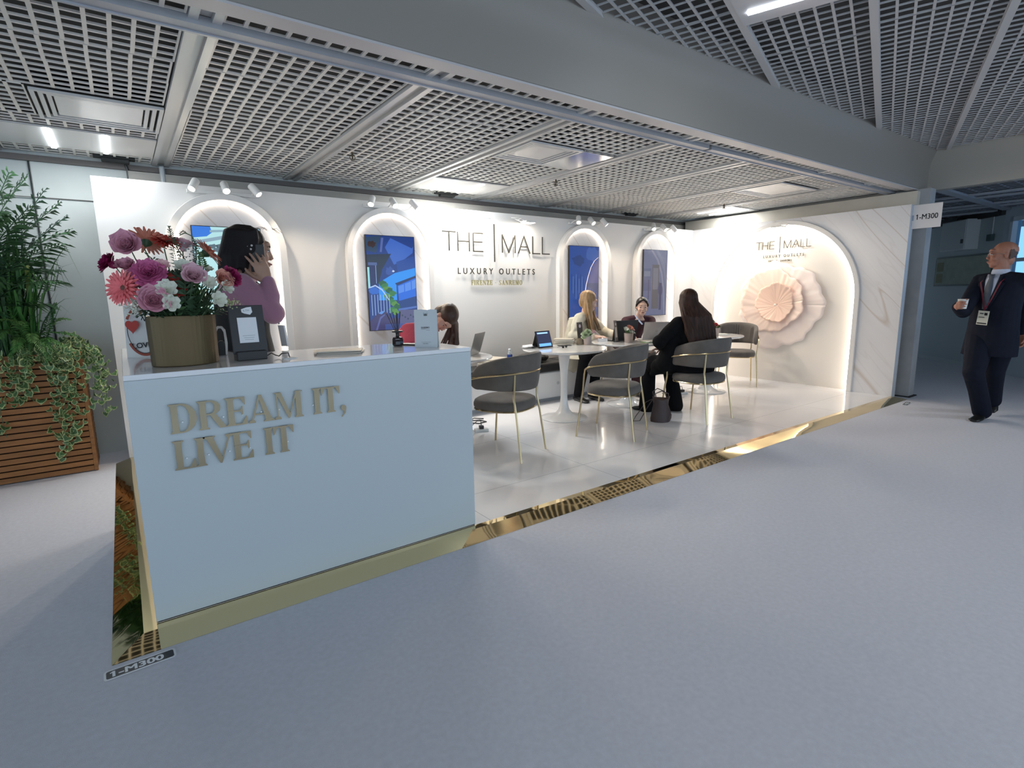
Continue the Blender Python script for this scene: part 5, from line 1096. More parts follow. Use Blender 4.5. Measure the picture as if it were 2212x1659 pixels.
class Person:
    def __init__(s, loc, label, skin):
        s.e = empty('person', loc, 0, label, 'person'); s.o = V(loc); s.skin = skin; s.body = MB()
    def build(s, mb, name, mat, vox=.008, sm=4):
        mb.v = [tuple(V(p)-s.o) for p in mb.v]; return mb.build(name, mat, s.e, remesh=vox, smooth=sm)
    def plain(s, mb, name, mat, **k):
        mb.v = [tuple(V(p)-s.o) for p in mb.v]; return mb.build(name, mat, s.e, **k)
def skinm(n, c): return M(n, c, .5, sss=.12, var=.05, vscale=25)
def arm(b, sh, el, wr, r=(.046,.038,.026)): b.limb([V(sh),V(sh).lerp(V(el),.5),V(el),V(el).lerp(V(wr),.35),V(wr)],[r[0],r[0]*.93,r[1],r[1]*1.02,r[2]],12)
def leg(b, hp, kn, an, r=(.082,.052,.036)): b.limb([V(hp),V(hp).lerp(V(kn),.5),V(kn),V(kn).lerp(V(an),.3),V(an)],[r[0],r[0]*.86,r[1],r[1]*.98,r[2]],12)
def foot(b, an, d, L_=.24, w=.042, z0=None):
    an = V(an); d = V(d).normalized(); zb = an.z-.085 if z0 is None else z0; sd = V((-d.y,d.x,0)); g = []
    for t, ww, h in ((-.28,.6,.05),(-.22,.85,.075),(-.05,.85,.085),(.15,.9,.065),(.4,1.1,.045),(.62,1.0,.036),(.72,.55,.026)):
        c = an+d*L_*t; c.z = zb; g.append([c+sd*w*ww*cos(a)+V((0,0,h/2+h/2*sin(a))) for a in [2*pi*k/14 for k in range(14)]])
    return b.rings(g)
def strands(mb, T, n, length_fn, r=.010, seed=1):
    q = random.Random(seed)
    for k in range(n): mb.limb(*length_fn(k/(n-1), q))
def hair_cap(mb, T, s=1, back=.0, low=.02):
    mb.ell(V((0,-.026,.050))*s,(.083*s,.098*s,.080*s),18,T); mb.ell(V((0,-.050,.0))*s,(.078*s,.070*s,.088*s),16,T)
suit = M('suit_navy',(.008,.010,.020),.8,spec=.2,var=.1,vscale=20); blackc = M('black_cloth',(.006,.006,.007),.9,spec=.15); blackd = M('black_dress',(.008,.008,.010),.7)
# ---------------------------------------------------------------- woman on the phone behind the counter
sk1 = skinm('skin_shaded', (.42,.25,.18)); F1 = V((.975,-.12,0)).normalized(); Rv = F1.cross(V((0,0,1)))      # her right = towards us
H1 = at(541,541,1,.86); O1 = V((.62,.88,ZP))
p = Person(O1, 'woman in a pink jumper holding a phone to her ear behind the counter', sk1)
TH = frame(H1, F1+V((0,0,-.10)), (.05,0,1)); b = p.body; head_vol(b, TH, 1.04)
nb_ = H1+V((-.035,.0,-.165)); b.limb([H1+V((-.025,0,-.06)), nb_],[.052,.056],14)
hip = V((.58,.88,.98)); ch_ = V((.575,.88,1.30)); X_, Y_ = Rv, F1
loft(b, [(hip-V((0,0,.10)),X_*.14,Y_*.09),(hip,X_*.15,Y_*.10),(V((.57,.88,1.12)),X_*.115,Y_*.085),(ch_,X_*.14,Y_*.10),(ch_+V((0,0,.11)),X_*.15,Y_*.075),(nb_-V((0,0,.0)),X_*.06,Y_*.05)])
shR, shL = ch_+X_*.165+V((0,0,.10)), ch_-X_*.165+V((0,0,.10))
elR = at(590,676,1,.64); wrR = at(577,606,1,.705); arm(b, shR, elR, wrR); elL = V((.62,1.10,1.12)); wrL = V((.68,1.02,.92)); arm(b, shL, elL, wrL)
fdir = (at(546,538,1,.715)-wrR).normalized()
THR = frame(wrR, fdir, V((.12,-.98,.05))); hand_vol(b, THR, -1, (8,14,12), 8, 15, 1.05); hand_vol(b, frame(wrL, (.2,-.1,-1), (1,.2,.1)), 1)
for sd in (1,-1): leg(b, hip+X_*.075*sd+V((0,0,-.06)), V((.60,.88,.52))+X_*.08*sd, V((.58,.88,.12))+X_*.08*sd)
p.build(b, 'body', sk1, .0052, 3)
mb = MB(); loft(mb, [(V((.57,.88,1.16)),X_*.15,Y_*.12),(ch_,X_*.165,Y_*.125),(ch_+V((-.01,0,.09)),X_*.175,Y_*.105),(ch_+V((0,0,.145)),X_*.13,Y_*.085),(nb_+V((0,0,.015)),X_*.068,Y_*.064)])
mb.limb([shR-X_*.02,shR.lerp(elR,.5)+V((0,0,-.01)),elR,elR.lerp(wrR,.5),wrR-fdir*.01],[.072,.066,.062,.052,.038],14); mb.ell(elR,(.05,.05,.06),12)
mb.limb([shL,shL.lerp(elL,.5),elL,wrL],[.07,.06,.052,.04],12); mb.limb([shR-X_*.02,nb_+V((0,0,-.02)),shL],[.070,.060,.07],12); p.build(mb, 'jumper', M('pink_knit',(.36,.17,.25),.85,bump=.15,bscale=50,sheen=.4), .008, 3)
mb = MB(); loft(mb, [(V((.57,.88,.70)),X_*.21,Y_*.17),(hip,X_*.18,Y_*.155),(V((.57,.88,1.14)),X_*.16,Y_*.14),(ch_+V((0,0,.03)),X_*.158,Y_*.137),(ch_+V((-.02,0,.06)),X_*.12,Y_*.125)]); p.build(mb, 'dress', blackd, .009, 3)
mb = MB()
for sd in (1,-1): mb.limb([V((.58,.88,.75))+X_*.08*sd, V((.60,.88,.5))+X_*.08*sd, V((.58,.88,.13))+X_*.08*sd],[.09,.07,.06],12)
p.build(mb, 'trousers', blackd, .012, 2)
for sd in (1,-1): p.plain(foot(MB(), V((.58,.88,ZP+.087))+X_*.08*sd, F1, .24, .042, ZP+.0008), 'shoe', M('black_leather',(.01,.01,.01),.35))
mb = MB(); hair_cap(mb, TH, 1.05)
q = random.Random(4)
for k in range(46):       # bob: strands from the crown to just under the jaw
    a = R(-205+228*k/45); x, y = cos(a), sin(a)
    top = V((x*.045,-.025+y*.05,.118)); mid = V((x*.093,-.030+y*.100,.03)); end = V((x*.090+q.uniform(-.006,.006),-.035+y*.115,-.115+q.uniform(-.02,.012)))
    if y > .2: end = V((x*.088,-.01+y*.03,-.06)); mid = V((x*.085,.0+y*.06,.05))
    mb.limb([TH @ top, TH @ ((top+mid)/2+V((x*.018,y*.018,.012))), TH @ mid, TH @ ((mid+end)/2+V((x*.008,y*.008,0))), TH @ end],[.014,.017,.016,.015,.009],7)
p.build(mb, 'hair', M('hair_black',(.010,.007,.008),.6,spec=.25,bump=.3,bscale=60,stretch=(1,1,.15)), .006, 2)
mb = MB()
for k in range(9):
    a = V((q.uniform(-.03,.03),.02+.01*k,.125)); mb.tube([TH @ a, TH @ (a+V((.004,.03,.012))), TH @ (a+V((.0,.06,-.01+.01*q.random())))],.0009,4)
p.plain(mb, 'loose_hair', M('hair_black'))
face_bits(TH, 1.04, p.e, ('iris_brown',(.05,.025,.012)), M('lips_rose',(.36,.12,.11),.4), M('hair_black'))
for i, (dx, dz) in enumerate(((-.012,.010),(.006,-.002),(.010,.018))): p.plain(MB().ell(TH @ V((.104,-.01+dx,-.000+dz)),.006,8), 'hair_pearl', M('pearl',(.6,.58,.55),.25))
p.plain(MB().tube([nb_+X_*.05+Y_*.03, nb_+X_*.10+Y_*.10+V((0,0,-.05)), at(597,672,1,.72), at(603,700,1,.74)],.007,6,flat=.3), 'lanyard', M('lanyard_navy',(.015,.02,.06),.6))
bd = at(612,725,1,.74); p.plain(MB().cbox((0,0,0),(.010,.055,.12),trs(bd,R(20),0,R(-6))), 'badge', M('card_white'), ang=0)
p.plain(MB().tube([THR @ V((-.032,.125,.0)), THR @ V((.03,.122,0))],.0, 4) if False else MB().lathe([(.0095,-.002),(.0105,0),(.0095,.002)],14,THR @ MX.Translation((.010*1,.098,-.002)) @ MX.Rotation(pi/2,4,'X')), 'ring', M('chrome'))
ph_c = TH @ V((.098,.030,-.045)); tag(MB().cbox((0,0,0),(.010,.074,.150),frame(ph_c, (F1*.55+V((0,0,-.0))), (.42,0,.9))).build('smartphone', bk, ang=0, bevel=.004), 'black phone the woman in pink holds against her ear', 'phone')
# ---------------------------------------------------------------- bending woman at the first table
sk2 = skinm('skin_light', (.56,.34,.25)); O2 = V((1.98,1.5,ZP)); p = Person(O2, 'bending woman in a red jacket with long brown hair, partly behind the standing card', sk2)
H2 = at(959,688,1,1.70); TH = frame(H2, (-.20,-.45,-.80), (.55,-.35,.60)); b = p.body; head_vol(b, TH)
nb_ = H2+V((-.19,.03,-.10)); hip = V((1.96,1.48,.58)); F2 = V((.85,.5,0)).normalized(); X_ = F2.cross(V((0,0,1)))
b.limb([TH @ V((0,-.03,-.05)), nb_],[.05,.055],12); mid = hip.lerp(nb_,.5)+V((-.03,-.02,.05)); UPt = V((-.5,-.3,.8)).normalized()
loft(b, [(hip,X_*.16,F2*.10),(mid,X_*.13,UPt*.09),(nb_+V((-.06,-.03,-.0)),X_*.15,UPt*.075),(nb_,X_*.06,UPt*.05)])
sR, sL = nb_+X_*.13+V((-.06,.0,-.04)), nb_-X_*.15+V((-.05,-.02,-.03)); eR, wR_ = V((2.06,1.52,.84)), V((2.24,1.72,.80)); eL, wL_ = V((2.05,1.95,.85)), V((2.25,1.92,.80))
arm(b, sR, eR, wR_); arm(b, sL, eL, wL_); hand_vol(b, frame(wR_,(.6,.5,-.05),(0,0,1)),-1); hand_vol(b, frame(wL_,(.8,-.2,-.05),(0,0,1)),1)
for sd in (1,-1): leg(b, hip+X_*.08*sd, V((2.30,1.66,.55))+X_*.09*sd, V((2.28,1.62,.13))+X_*.09*sd)
p.build(b, 'body', sk2, .007, 3)
mb = MB(); loft(mb, [(hip+V((0,0,-.03)),X_*.19,F2*.13),(mid,X_*.165,UPt*.125),(nb_+V((-.06,-.03,.0)),X_*.18,UPt*.10),(nb_+V((-.01,0,0)),X_*.075,UPt*.07)])
for s_, e_, w_ in ((sR,eR,wR_),(sL,eL,wL_)): mb.limb([s_,s_.lerp(e_,.5),e_,w_.lerp(e_,.15)],[.068,.06,.055,.042],12)
p.build(mb, 'jacket', M('crimson_knit',(.38,.03,.07),.8,bump=.5,bscale=14), .009, 3)
mb = MB()
for sd in (1,-1): mb.limb([hip+X_*.08*sd, V((2.30,1.66,.55))+X_*.09*sd, V((2.28,1.62,.13))+X_*.09*sd],[.10,.078,.06],12)
p.build(mb, 'trousers', blackc, .012, 2)
for sd in (1,-1): p.plain(foot(MB(), V((2.28,1.62,ZP+.087))+X_*.09*sd, F2, .23, .04, ZP+.0008), 'shoe', M('black_leather'))
mb = MB(); hair_cap(mb, TH, 1.08); q = random.Random(9)
for k in range(30):
    t = k/29; a = R(-200+220*t); st = TH @ V((cos(a)*.075,-.03+sin(a)*.08,.06)); en = V((H2.x+.055+.06*q.random()-(.10 if t < .3 else 0), H2.y-.06+.12*q.random(), .885+.03*q.random()))
    mb.limb([TH @ V((0,-.02,.12)), st, st.lerp(en,.5)+V((.03,0,.02)), en],[.014,.016,.013,.007],7)
p.build(mb, 'hair', M('hair_brown',(.055,.026,.014),.5,bump=.3,bscale=60,stretch=(1,1,.15)), .007, 2)
face_bits(TH, 1, p.e, ('iris_brown',(.05,.025,.012)), M('lips_rose',(.36,.12,.11),.4), M('hair_brown'))
# ---------------------------------------------------------------- blonde woman on the bench
sk3 = skinm('skin_fair', (.62,.40,.31)); p = Person(V((4.66,2.55,ZP)), 'seated blonde woman in a cream coat looking down at her laptop', sk3)
H3 = at(1272,652,1,2.40); F3 = V((.42,-.9,0)).normalized(); X_ = F3.cross(V((0,0,1))); TH = frame(H3, (.80,-.52,-.28)); b = p.body; head_vol(b, TH)
nb_ = H3+V((-.03,.03,-.155)); hip = V((4.70,2.60,.61)); chs = V((4.69,2.52,.93)); b.limb([H3+V((-.02,.02,-.05)),nb_],[.048,.053],12)
loft(b, [(hip,X_*.17,F3*.11),(V((4.70,2.58,.74)),X_*.13,F3*.09),(chs,X_*.14,F3*.10),(chs+V((0,-.02,.10)),X_*.15,F3*.07),(nb_,X_*.055,F3*.05)])
sR, sL = nb_+X_*.165+V((0,.02,-.045)), nb_-X_*.165+V((0,.02,-.045)); eR, wR_ = V((4.46,2.38,.82)), V((4.62,2.13,.81)); eL, wL_ = V((4.98,2.36,.84)), V((4.92,2.12,.82))
hL, kL, aL = hip-X_*.09, V((4.72,2.20,.56)), V((4.64,2.20,.12)); hR, kR, aR = hip+X_*.09, V((4.50,2.20,.56)), V((4.42,2.23,.12))
arm(b, sR, eR, wR_); arm(b, sL, eL, wL_); hand_vol(b, frame(wR_,(.35,-.9,.05),(0,0,1)),-1,(20,35,25)); hand_vol(b, frame(wL_,(-.1,-.9,.05),(0,0,1)),1,(20,35,25))
leg(b, hL, kL, aL); leg(b, hR, kR, aR); p.build(b, 'body', sk3, .007, 3)
cream = M('cream_coat',(.66,.60,.47),.85,bump=.3,bscale=22,var=.10,vscale=16)
mb = MB(); loft(mb, [(hip+V((0,-.03,-.09)),X_*.22,F3*.19),(hip+V((0,0,.05)),X_*.19,F3*.15),(chs,X_*.175,F3*.135),(chs+V((0,-.01,.10)),X_*.185,F3*.11),(nb_+V((0,.01,-.02)),X_*.09,F3*.075)])
for s_, e_, w_ in ((sR,eR,wR_),(sL,eL,wL_)): mb.limb([s_,s_.lerp(e_,.5),e_,w_.lerp(e_,.2)],[.070,.068,.064,.05],12)
mb.limb([sR,nb_+V((0,.01,-.02)),sL],[.07,.06,.07],12)
loft(mb, [(V((4.52,2.33,.60)),X_*.10,F3*.13),(V((4.50,2.30,.54)),X_*.11,F3*.14)])
mb.surf([[V((4.36+.06*i,2.385-.012*sin(i*2),.60-.055*j-.014*i*j/3)) for i in range(5)] for j in range(5)]); p.build(mb, 'coat', cream, .009, 3)
mb = MB(); mb.rings([[V((4.36+.055*i+dx,2.375+dy,z0+.03*abs(i-2))) for i,dx,dy in ((0,0,0),(2,0,-.012),(4,0,0),(4,0,.012),(2,0,.01),(0,0,.012))] for z0 in (.60,.52,.42,.36)]); p.plain(mb, 'coat_hem', cream)
mb = MB(); mb.limb([hL,kL,aL],[.10,.078,.058],12); mb.limb([hR,kR,aR],[.10,.078,.058],12); p.build(mb, 'trousers', blackc, .011, 2)
for an in (aL,aR): p.plain(foot(MB(), V((an.x,an.y,ZP+.087)), (-.1,-1,0), .26, .045, ZP+.0008), 'shoe', M('black_leather'))
mb = MB(); hair_cap(mb, TH, 1.07); q = random.Random(12)
for k in range(80):
    a = R(-215+250*k/79); x, y = cos(a), sin(a); st = TH @ V((x*.080,-.030+y*.085,.03)); side = 1 if x > 0 else -1
    en = V((H3.x,H3.y,0))+X_*(x*.125)+F3*(.055+.05*abs(x)-.04*(y < -.5))+V((q.uniform(-.012,.012),q.uniform(-.012,.012),.86+.05*q.random())); m1 = st.lerp(en,.4)+X_*(x*.03+q.uniform(-.01,.01))
    mb.limb([TH @ V((x*.03,-.02+y*.03,.122)), TH @ V((x*.07,-.025+y*.075,.085)), st, m1, en],[.010,.011,.011,.010,.005],6)
p.build(mb, 'hair', M('hair_blonde',(.30,.18,.085),.5,bump=.35,bscale=60,var=.4,vscale=35,stretch=(1,1,.12)), .0045, 1)
face_bits(TH, 1, p.e, ('iris_grey',(.12,.16,.18)), M('lips_red',(.45,.08,.08),.4), M('brow_blonde',(.25,.14,.06),.6))
# ---------------------------------------------------------------- woman with tied dark hair
p = Person(V((5.72,2.6,ZP)), 'seated woman with tied dark hair and dark red lips leaning over her laptop', sk3)
H4 = at(1387,663,1,2.25); F4 = V((-.45,-.89,0)).normalized(); X_ = F4.cross(V((0,0,1))); TH = frame(H4, (-.66,-.74,-.08), (.05,0,1)); b = p.body; head_vol(b, TH, .98)
nb_ = H4+V((.045,.085,-.138)); hip = V((5.75,2.66,.61)); chs = V((5.66,2.50,.84)); b.limb([H4+V((.015,.02,-.05)),nb_],[.046,.050],12); UPt = V((-.3,-.6,.5)).normalized()
loft(b, [(hip,X_*.17,F4*.11),(hip.lerp(chs,.5),X_*.13,F4*.09),(chs,X_*.14,F4*.10),(nb_+V((0,.02,-.06)),X_*.15,F4*.07),(nb_,X_*.055,F4*.05)])
sR, sL = nb_+X_*.18+V((0,.01,-.05)), nb_-X_*.18+V((0,.01,-.05)); eR, wR_ = V((5.28,2.30,.80)), V((5.12,2.06,.80)); eL, wL_ = V((5.62,2.10,.80)), V((5.36,1.95,.80))
arm(b, sR, eR, wR_); arm(b, sL, eL, wL_); hand_vol(b, frame(wR_,(-.3,-.9,0),(0,0,1)),-1); hand_vol(b, frame(wL_,(-.5,-.6,0),(0,0,1)),1)
hL, kL, aL = hip-X_*.09, V((5.50,2.18,.56)), V((5.42,2.05,.12)); hR, kR, aR = hip+X_*.09, V((5.28,2.12,.56)), V((5.22,2.02,.12)); leg(b, hL, kL, aL); leg(b, hR, kR, aR); p.build(b, 'body', sk3, .007, 3)
plum = M('plum_knit',(.045,.012,.022),.9,bump=.4,bscale=30)
mb = MB(); loft(mb, [(hip+V((0,0,-.05)),X_*.20,F4*.15),(hip.lerp(chs,.5),X_*.17,F4*.13),(chs,X_*.18,F4*.13),(nb_+V((0,.03,-.07)),X_*.19,F4*.105),(nb_+V((0,.035,-.01)),X_*.07,F4*.05)])
for s_, e_, w_ in ((sR,eR,wR_),(sL,eL,wL_)): mb.limb([s_,s_.lerp(e_,.5),e_,w_.lerp(e_,.15)],[.062,.060,.055,.042],12)
mb.limb([sR,nb_+V((.01,.02,-.015)),sL],[.062,.055,.062],12)
p.build(mb, 'cardigan', plum, .009, 3)
p.plain(MB().tube([nb_+X_*.055+V((0,0,.03)), nb_+F4*.06+X_*.045+V((0,0,-.02)), nb_+F4*.115+V((0,0,-.09))],.014,6,flat=.5), 'shirt_collar', M('shirt_stripe',(.38,.45,.62),.7))
mb = MB(); mb.limb([hL,kL,aL],[.11,.09,.07],12); mb.limb([hR,kR,aR],[.11,.09,.07],12); p.build(mb, 'trousers', M('burgundy',(.035,.006,.012),.85), .011, 2)
for an in (aL,aR): p.plain(foot(MB(), V((an.x,an.y,ZP+.087)), (-.3,-1,0), .24, .04, ZP+.0008), 'shoe', M('black_leather'))
mb = MB(); mb.ell(V((0,-.032,.048)),(.080,.092,.080),16,TH); mb.ell((0,-.055,-.01),(.068,.060,.075),14,TH); mb.ell((0,-.115,-.03),(.034,.028,.034),12,TH)
for x in (-1,1): mb.limb([TH @ V((0,.066,.105)), TH @ V((x*.045,.055,.075)), TH @ V((x*.074,.012,.030)), TH @ V((x*.068,-.045,-.02))],[.012,.015,.015,.015],8)
p.build(mb, 'hair', M('hair_dark',(.012,.009,.008),.4), .006, 2)
face_bits(TH, .98, p.e, ('iris_brown',(.05,.025,.012)), M('lips_wine',(.16,.015,.025),.4), M('hair_dark'))
p.plain(MB().ell(TH @ V((.074,-.008,-.050)),(.006,.006,.010),8), 'earring', M('gilt_letter'))
# ---------------------------------------------------------------- woman seen from behind on the third chair
p = Person(V((4.80,.9,ZP)), 'woman with very long dark hair in a black coat, seated with her back to us', sk3)
H5 = at(1486,654,1,.94); F5 = V((.12,.99,0)).normalized(); X_ = F5.cross(V((0,0,1))); TH = frame(H5, (.66,.74,-.10)); b = p.body; head_vol(b, TH)
nb_ = H5+V((.02,-.03,-.155)); hip = V((4.80,.84,.60)); chs = V((4.74,.88,.90)); b.limb([H5+V((.0,-.02,-.05)),nb_],[.048,.053],12)
loft(b, [(hip,X_*.17,F5*.11),(hip.lerp(chs,.5),X_*.13,F5*.09),(chs,X_*.15,F5*.10),(nb_+V((0,0,-.06)),X_*.15,F5*.07),(nb_,X_*.055,F5*.05)])
sL, sR = nb_-X_*.175+V((0,0,-.055)), nb_+X_*.175+V((0,0,-.055)); eL = at(1424,738,1,1.02); wL_ = at(1432,752,1,1.27); eR, wR_ = V((4.98,1.12,.80)), V((4.90,1.36,.79))
arm(b, sL, eL, wL_); arm(b, sR, eR, wR_); hand_vol(b, frame(wL_,at(1402,756,1,1.38)-wL_,(0,0,1)),1,(15,25,15)); hand_vol(b, frame(wR_,(-.3,.9,0),(0,0,1)),1)
hL, kL, aL = hip-X_*.09, V((4.62,1.30,.56)), V((4.62,1.34,.12)); hR, kR, aR = hip+X_*.09, V((4.86,1.28,.56)), V((4.90,1.17,.12)); leg(b, hL, kL, aL); leg(b, hR, kR, aR); p.build(b, 'body', sk3, .007, 3)
coatm = M('black_coat',(.006,.006,.007),.9,spec=.15,bump=.2,bscale=12)
mb = MB(); loft(mb, [(hip+V((0,.06,-.085)),X_*.215,F5*.20),(hip+V((0,0,.03)),X_*.20,F5*.155),(hip.lerp(chs,.55),X_*.185,F5*.14),(chs,X_*.20,F5*.135),(nb_+V((0,0,-.075)),X_*.20,F5*.115),(nb_+V((0,0,-.01)),X_*.085,F5*.08)])
for s_, e_, w_ in ((sL,eL,wL_),(sR,eR,wR_)): mb.limb([s_,s_.lerp(e_,.5),e_,w_.lerp(e_,.15)],[.078,.075,.070,.052],12)
mb.limb([sL,nb_+V((0,0,-.03)),sR],[.075,.062,.075],12); mb.limb([sL+V((0,.02,-.05)),V((4.56,.99,.80)),V((4.53,1.05,.60))],[.08,.09,.095],12)
mb.limb([V((4.62,.98,.62)),V((4.53,1.12,.56)),V((4.50,1.18,.48))],[.10,.085,.03],12); mb.limb([hip-X_*.10,kL-V((0,.05,.0))],[.115,.105],12); mb.limb([hip+X_*.10,kR-V((0,.08,0))],[.115,.10],12)
p.build(mb, 'coat', coatm, .009, 3)
mb = MB(); mb.limb([hL,kL,V((4.62,1.33,.30)),V((4.62,1.34,.085))],[.10,.082,.078,.088],14); mb.limb([hR,kR,V((4.88,1.20,.30)),V((4.89,1.17,.085))],[.10,.082,.078,.090],14); p.build(mb, 'trousers', blackc, .010, 2)
for an in (aL,aR): p.plain(foot(MB(), V((an.x,an.y,ZP+.087)), (-.2,1,0), .24, .042, ZP+.0008), 'shoe', M('black_leather'))
mb = MB(); hair_cap(mb, TH, 1.10); q = random.Random(22)
for k in range(120):
    t = k/119; a = R(-190+200*t); x, y = cos(a), sin(a); st = TH @ V((x*.088,-.035+y*.09,.0)); en = nb_+X_*(x*.185+.01)-F5*(.165+.03*abs(y))+V((0,0,-.205-.06*q.random()-.05*(1-abs(x))))
    m1 = st.lerp(en,.35)+X_*x*.045-F5*.035; m2 = st.lerp(en,.7)+X_*x*.02+X_*q.uniform(-.022,.022)-F5*(.02+q.uniform(-.012,.012)); m1 = m1+X_*q.uniform(-.014,.014)
    mb.limb([TH @ V((x*.03,-.03+y*.03,.122)), TH @ V((x*.075,-.03+y*.08,.075)), st, m1, m2, en],[.010,.012,.012,.011,.0095,.005],6)
p.build(mb, 'hair', M('hair_long_brown',(.040,.017,.010),.55,spec=.3,bump=.4,bscale=50,var=.5,vscale=30,stretch=(1,1,.12)), .0045, 1)
# ---------------------------------------------------------------- walking man with a paper cup
skm = skinm('skin_tan', (.36,.16,.105)); O = V((7.03,-.976,0)); rv = V((.81,-.586,0)); dv = V((.978,.209,0)); Z_ = V((0,0,1))
def mp(a, z, d=0): return O+rv*a+dv*d+Z_*z
p = Person(O, 'walking man in a dark suit and tie with a name badge, looking to the left', skm)
H6 = mp(-.002,1.640,0); TH = frame(H6, V((-.42,.90,.02)), Z_+rv*.03); b = p.body; head_vol(b, TH, 1.06, False); b.ell(TH @ V((0,.0,-.10)),(.05,.05,.035),12); b.ell(TH @ V((0,-.050,-.045)),(.058,.050,.065),12)
Fb = V((-.95,.31,0)).normalized(); X_ = Fb.cross(Z_); nb_ = mp(.015,1.475,.0); chs = mp(.01,1.28,.0); hip = mp(.0,.93,.0)
b.limb([H6+V((0,0,-.06)),nb_-Z_*.02],[.060,.066],14)
loft(b, [(hip-Z_*.08,X_*.15,Fb*.10),(hip,X_*.17,Fb*.11),(mp(0,1.08),X_*.16,Fb*.12),(chs,X_*.17,Fb*.115),(mp(.01,1.40),X_*.18,Fb*.09),(nb_,X_*.07,Fb*.06)])
sR, sL = mp(.01,1.395)+X_*.178, mp(.01,1.395)-X_*.178; eR, wR_ = mp(-.315,1.10,-.02), mp(-.365,1.155,-.26); eL, wL_ = mp(.31,1.10,.04), mp(.30,.86,-.06)
arm(b, sR, eR, wR_, (.055,.046,.031)); arm(b, sL, eL, wL_, (.055,.046,.031))
cup = mp(-.315,1.165,-.33); hf = (cup+dv*.02-rv*.04-wR_); THc = frame(wR_, (cup-wR_)*1.0-rv*.05, -rv*1.0+Z_*.15-dv*.3); hand_vol(b, THc, -1, (38,48,30), 3, 30, 1.06); hand_vol(b, frame(wL_, -Z_-dv*.15, rv+dv*.1), 1, (30,35,25), 2, 20, 1.06)
kR, aR = mp(-.13,.50,-.18), mp(.005,.115,-.02); kL, aL = mp(.075,.50,.02), mp(.10,.17,.26); hR, hL = hip+X_*.09-Z_*.03, hip-X_*.09-Z_*.03; leg(b, hR, kR, aR, (.09,.06,.042)); leg(b, hL, kL, aL, (.09,.06,.042)); p.build(b, 'body', skm, .0055, 3)
mb = MB(); loft(mb, [(mp(-.01,.66,-.02),X_*.225,Fb*.165),(mp(0,.80),X_*.215,Fb*.165),(mp(0,.95),X_*.20,Fb*.155),(mp(0,1.10),X_*.195,Fb*.15),(chs,X_*.205,Fb*.14),(mp(.01,1.38),X_*.215,Fb*.115),(mp(.012,1.44),X_*.17,Fb*.09),(mp(.015,1.475,.02),X_*.085,Fb*.06)])
for s_, e_, w_ in ((sR,eR,wR_),(sL,eL,wL_)): mb.limb([s_-Z_*.01,s_.lerp(e_,.5),e_,e_.lerp(w_,.5),w_.lerp(e_,.12)],[.070,.070,.066,.060,.052],14)
mb.limb([sR-Z_*.0,nb_-Z_*.045,sL],[.068,.060,.068],12)
p.build(mb, 'jacket', suit, .008, 2)
mb = MB(); mb.limb([hR-Z_*.02,hR.lerp(kR,.5),kR,kR.lerp(aR,.5),aR-Z_*.03],[.125,.110,.088,.080,.082],14); mb.limb([hL-Z_*.02,hL.lerp(kL,.5),kL,kL.lerp(aL,.5),aL-Z_*.02],[.125,.110,.088,.078,.076],14); p.build(mb, 'trousers', suit, .009, 2)
p.plain(foot(MB(), V((aR.x,aR.y,.087)), -dv*.9-rv*.45, .29, .05, .0008), 'shoe', M('black_leather')); mb = MB(); foot(mb, (0,0,.087), (1,0,0), .28, .048, .0); T = MX.Translation((aL.x,aL.y,.095)) @ MX.Rotation(math.atan2(-.3,-.95),4,'Z') @ MX.Rotation(R(28),4,'Y') @ MX.Translation((-.1,0,-.02)); mb.v = [tuple(T @ V(q_)) for q_ in mb.v]; p.plain(mb, 'shoe', M('black_leather'))
def chest(a, z, off): 
    """point on the front of the jacket"""
    k = abs((z-1.28)/.2); dep = (.150 if z < 1.15 else .150-.05*((z-1.15)/.30)**1.5); return mp(.008,z)+X_*a+Fb*(dep+off-.9*a*a)
mb = MB(); mb.surf([[chest(w*u,z,.008 if z < 1.43 else -.01) for u in (-1,-.5,0,.5,1)] for z, w in ((1.13,.003),(1.22,.028),(1.32,.05),(1.40,.060),(1.455,.058))]); p.plain(mb, 'shirt_front', M('shirt_pale_blue',(.50,.54,.66),.7), solid=.006)
mb = MB(); mb.rings([[mp(.012,z)+X_*(r*cos(t))+Fb*(r*.85*sin(t)+.010) for t in [2*pi*k/20 for k in range(20)]] for z, r in ((1.445,.078),(1.485,.070),(1.500,.067),(1.498,.063))], cap=False); p.plain(mb, 'shirt_collar', M('shirt_pale_blue'), solid=.004)
mb = MB(); mb.surf([[chest(w*u+.004,z,.017) for u in (-1,0,1)] for z, w in ((1.12,.020),(1.22,.032),(1.34,.030),(1.415,.018),(1.425,.022),(1.455,.024))]); p.plain(mb, 'tie', M('tie_grey',(.06,.075,.10),.6,bump=.2,bscale=90), solid=.005)
for s_ in (-1,1):
    mb = MB(); mb.surf([[chest(s_*(w0+(w1-w0)*u),z,.012) for u in (0,.5,1)] for z, w0, w1 in ((1.10,.0,.012),(1.20,.022,.060),(1.32,.045,.100),(1.37,.052,.115),(1.38,.054,.075),(1.45,.060,.085))]); p.plain(mb, 'lapel', suit, solid=.006)
mb = MB(); bp_ = mp(-.105,1.115,-.19)
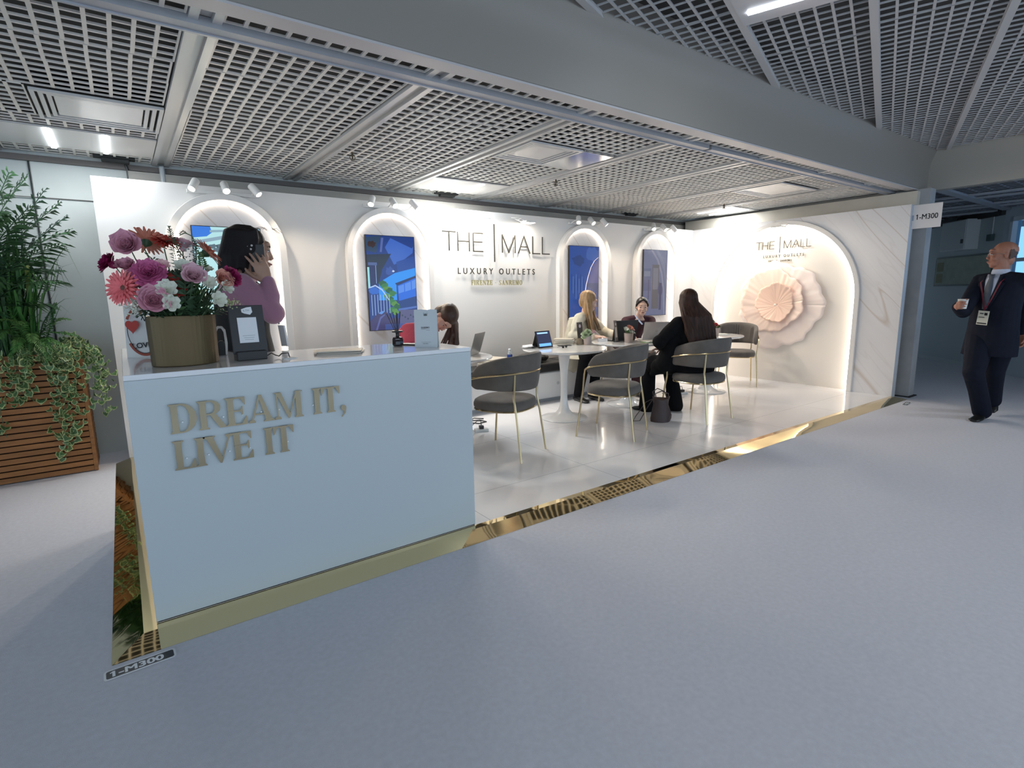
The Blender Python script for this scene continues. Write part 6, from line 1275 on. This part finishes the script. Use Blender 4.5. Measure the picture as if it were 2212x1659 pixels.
for s_ in (-1,1): mb.tube([nb_+X_*.085*s_-Z_*.0, chest(.085*s_,1.38,.022), chest(.03*s_-.01,1.20,.024), bp_],.007,6,flat=.3)
p.plain(mb, 'lanyard', M('lanyard_wine',(.16,.02,.04),.6))
Tb = frame(bp_, Fb, Z_+rv*.22) @ MX.Rotation(pi,4,'Z'); o = p.plain(MB().cbox((0,0,-.075),(.092,.004,.135),Tb), 'badge', M('badge_cream',(.72,.68,.55),.35), ang=0)
p.plain(MB().cbox((.022,-.0035,-.038),(.024,.002,.024),Tb).cbox((-.015,-.0035,-.034),(.03,.002,.008),Tb).cbox((0,-.0035,-.128),(.080,.002,.012),Tb).cbox((-.01,-.0035,-.07),(.05,.002,.006),Tb), 'badge_print', ink, ang=0)
mb = MB(); 
for k in range(22):
    a = R(-168+156*k/21); x, y = cos(a), sin(a)
    mb.limb([TH @ V((x*.077,-.020+y*.088,.052)), TH @ V((x*.077,-.022+y*.088,.01)), TH @ V((x*.060,-.028+y*.056,-.045))],[.002,.0045,.002],7)
p.build(mb, 'hair', M('hair_greying',(.10,.07,.062),.7,bump=.4,bscale=80), .0055, 2)
face_bits(TH, 1.06, p.e, ('iris_brown',(.05,.025,.012)), M('lips_tan',(.30,.11,.09),.5), M('hair_greying'))
g_ = MB()
for x in (-1,1):
    g_.tube([TH @ V((x*.034+.019*cos(t),.1005,.001+.014*sin(t))) for t in [2*pi*k/16 for k in range(16)]],.0012,5,loop=True); g_.tube([TH @ V((x*.053,.099,.004)), TH @ V((x*.079,.06,.006)), TH @ V((x*.082,-.01,.004))],.0014,5)
g_.tube([TH @ V((-.015,.103,.003)), TH @ V((0,.108,.006)), TH @ V((.015,.103,.003))],.0012,5); p.plain(g_, 'glasses_frame', M('chrome'))
mb = MB().lathe([(.030,0),(.031,.001),(.041,.088),(.0425,.090),(.041,.091),(.039,.088),(.029,.004),(.002,.003)],24,trs(cup-Z_*.03)); tag(mb.build('paper_cup', M('cup_white',(.72,.70,.66),.6)), 'white paper cup in the hand of the walking man', 'cup')
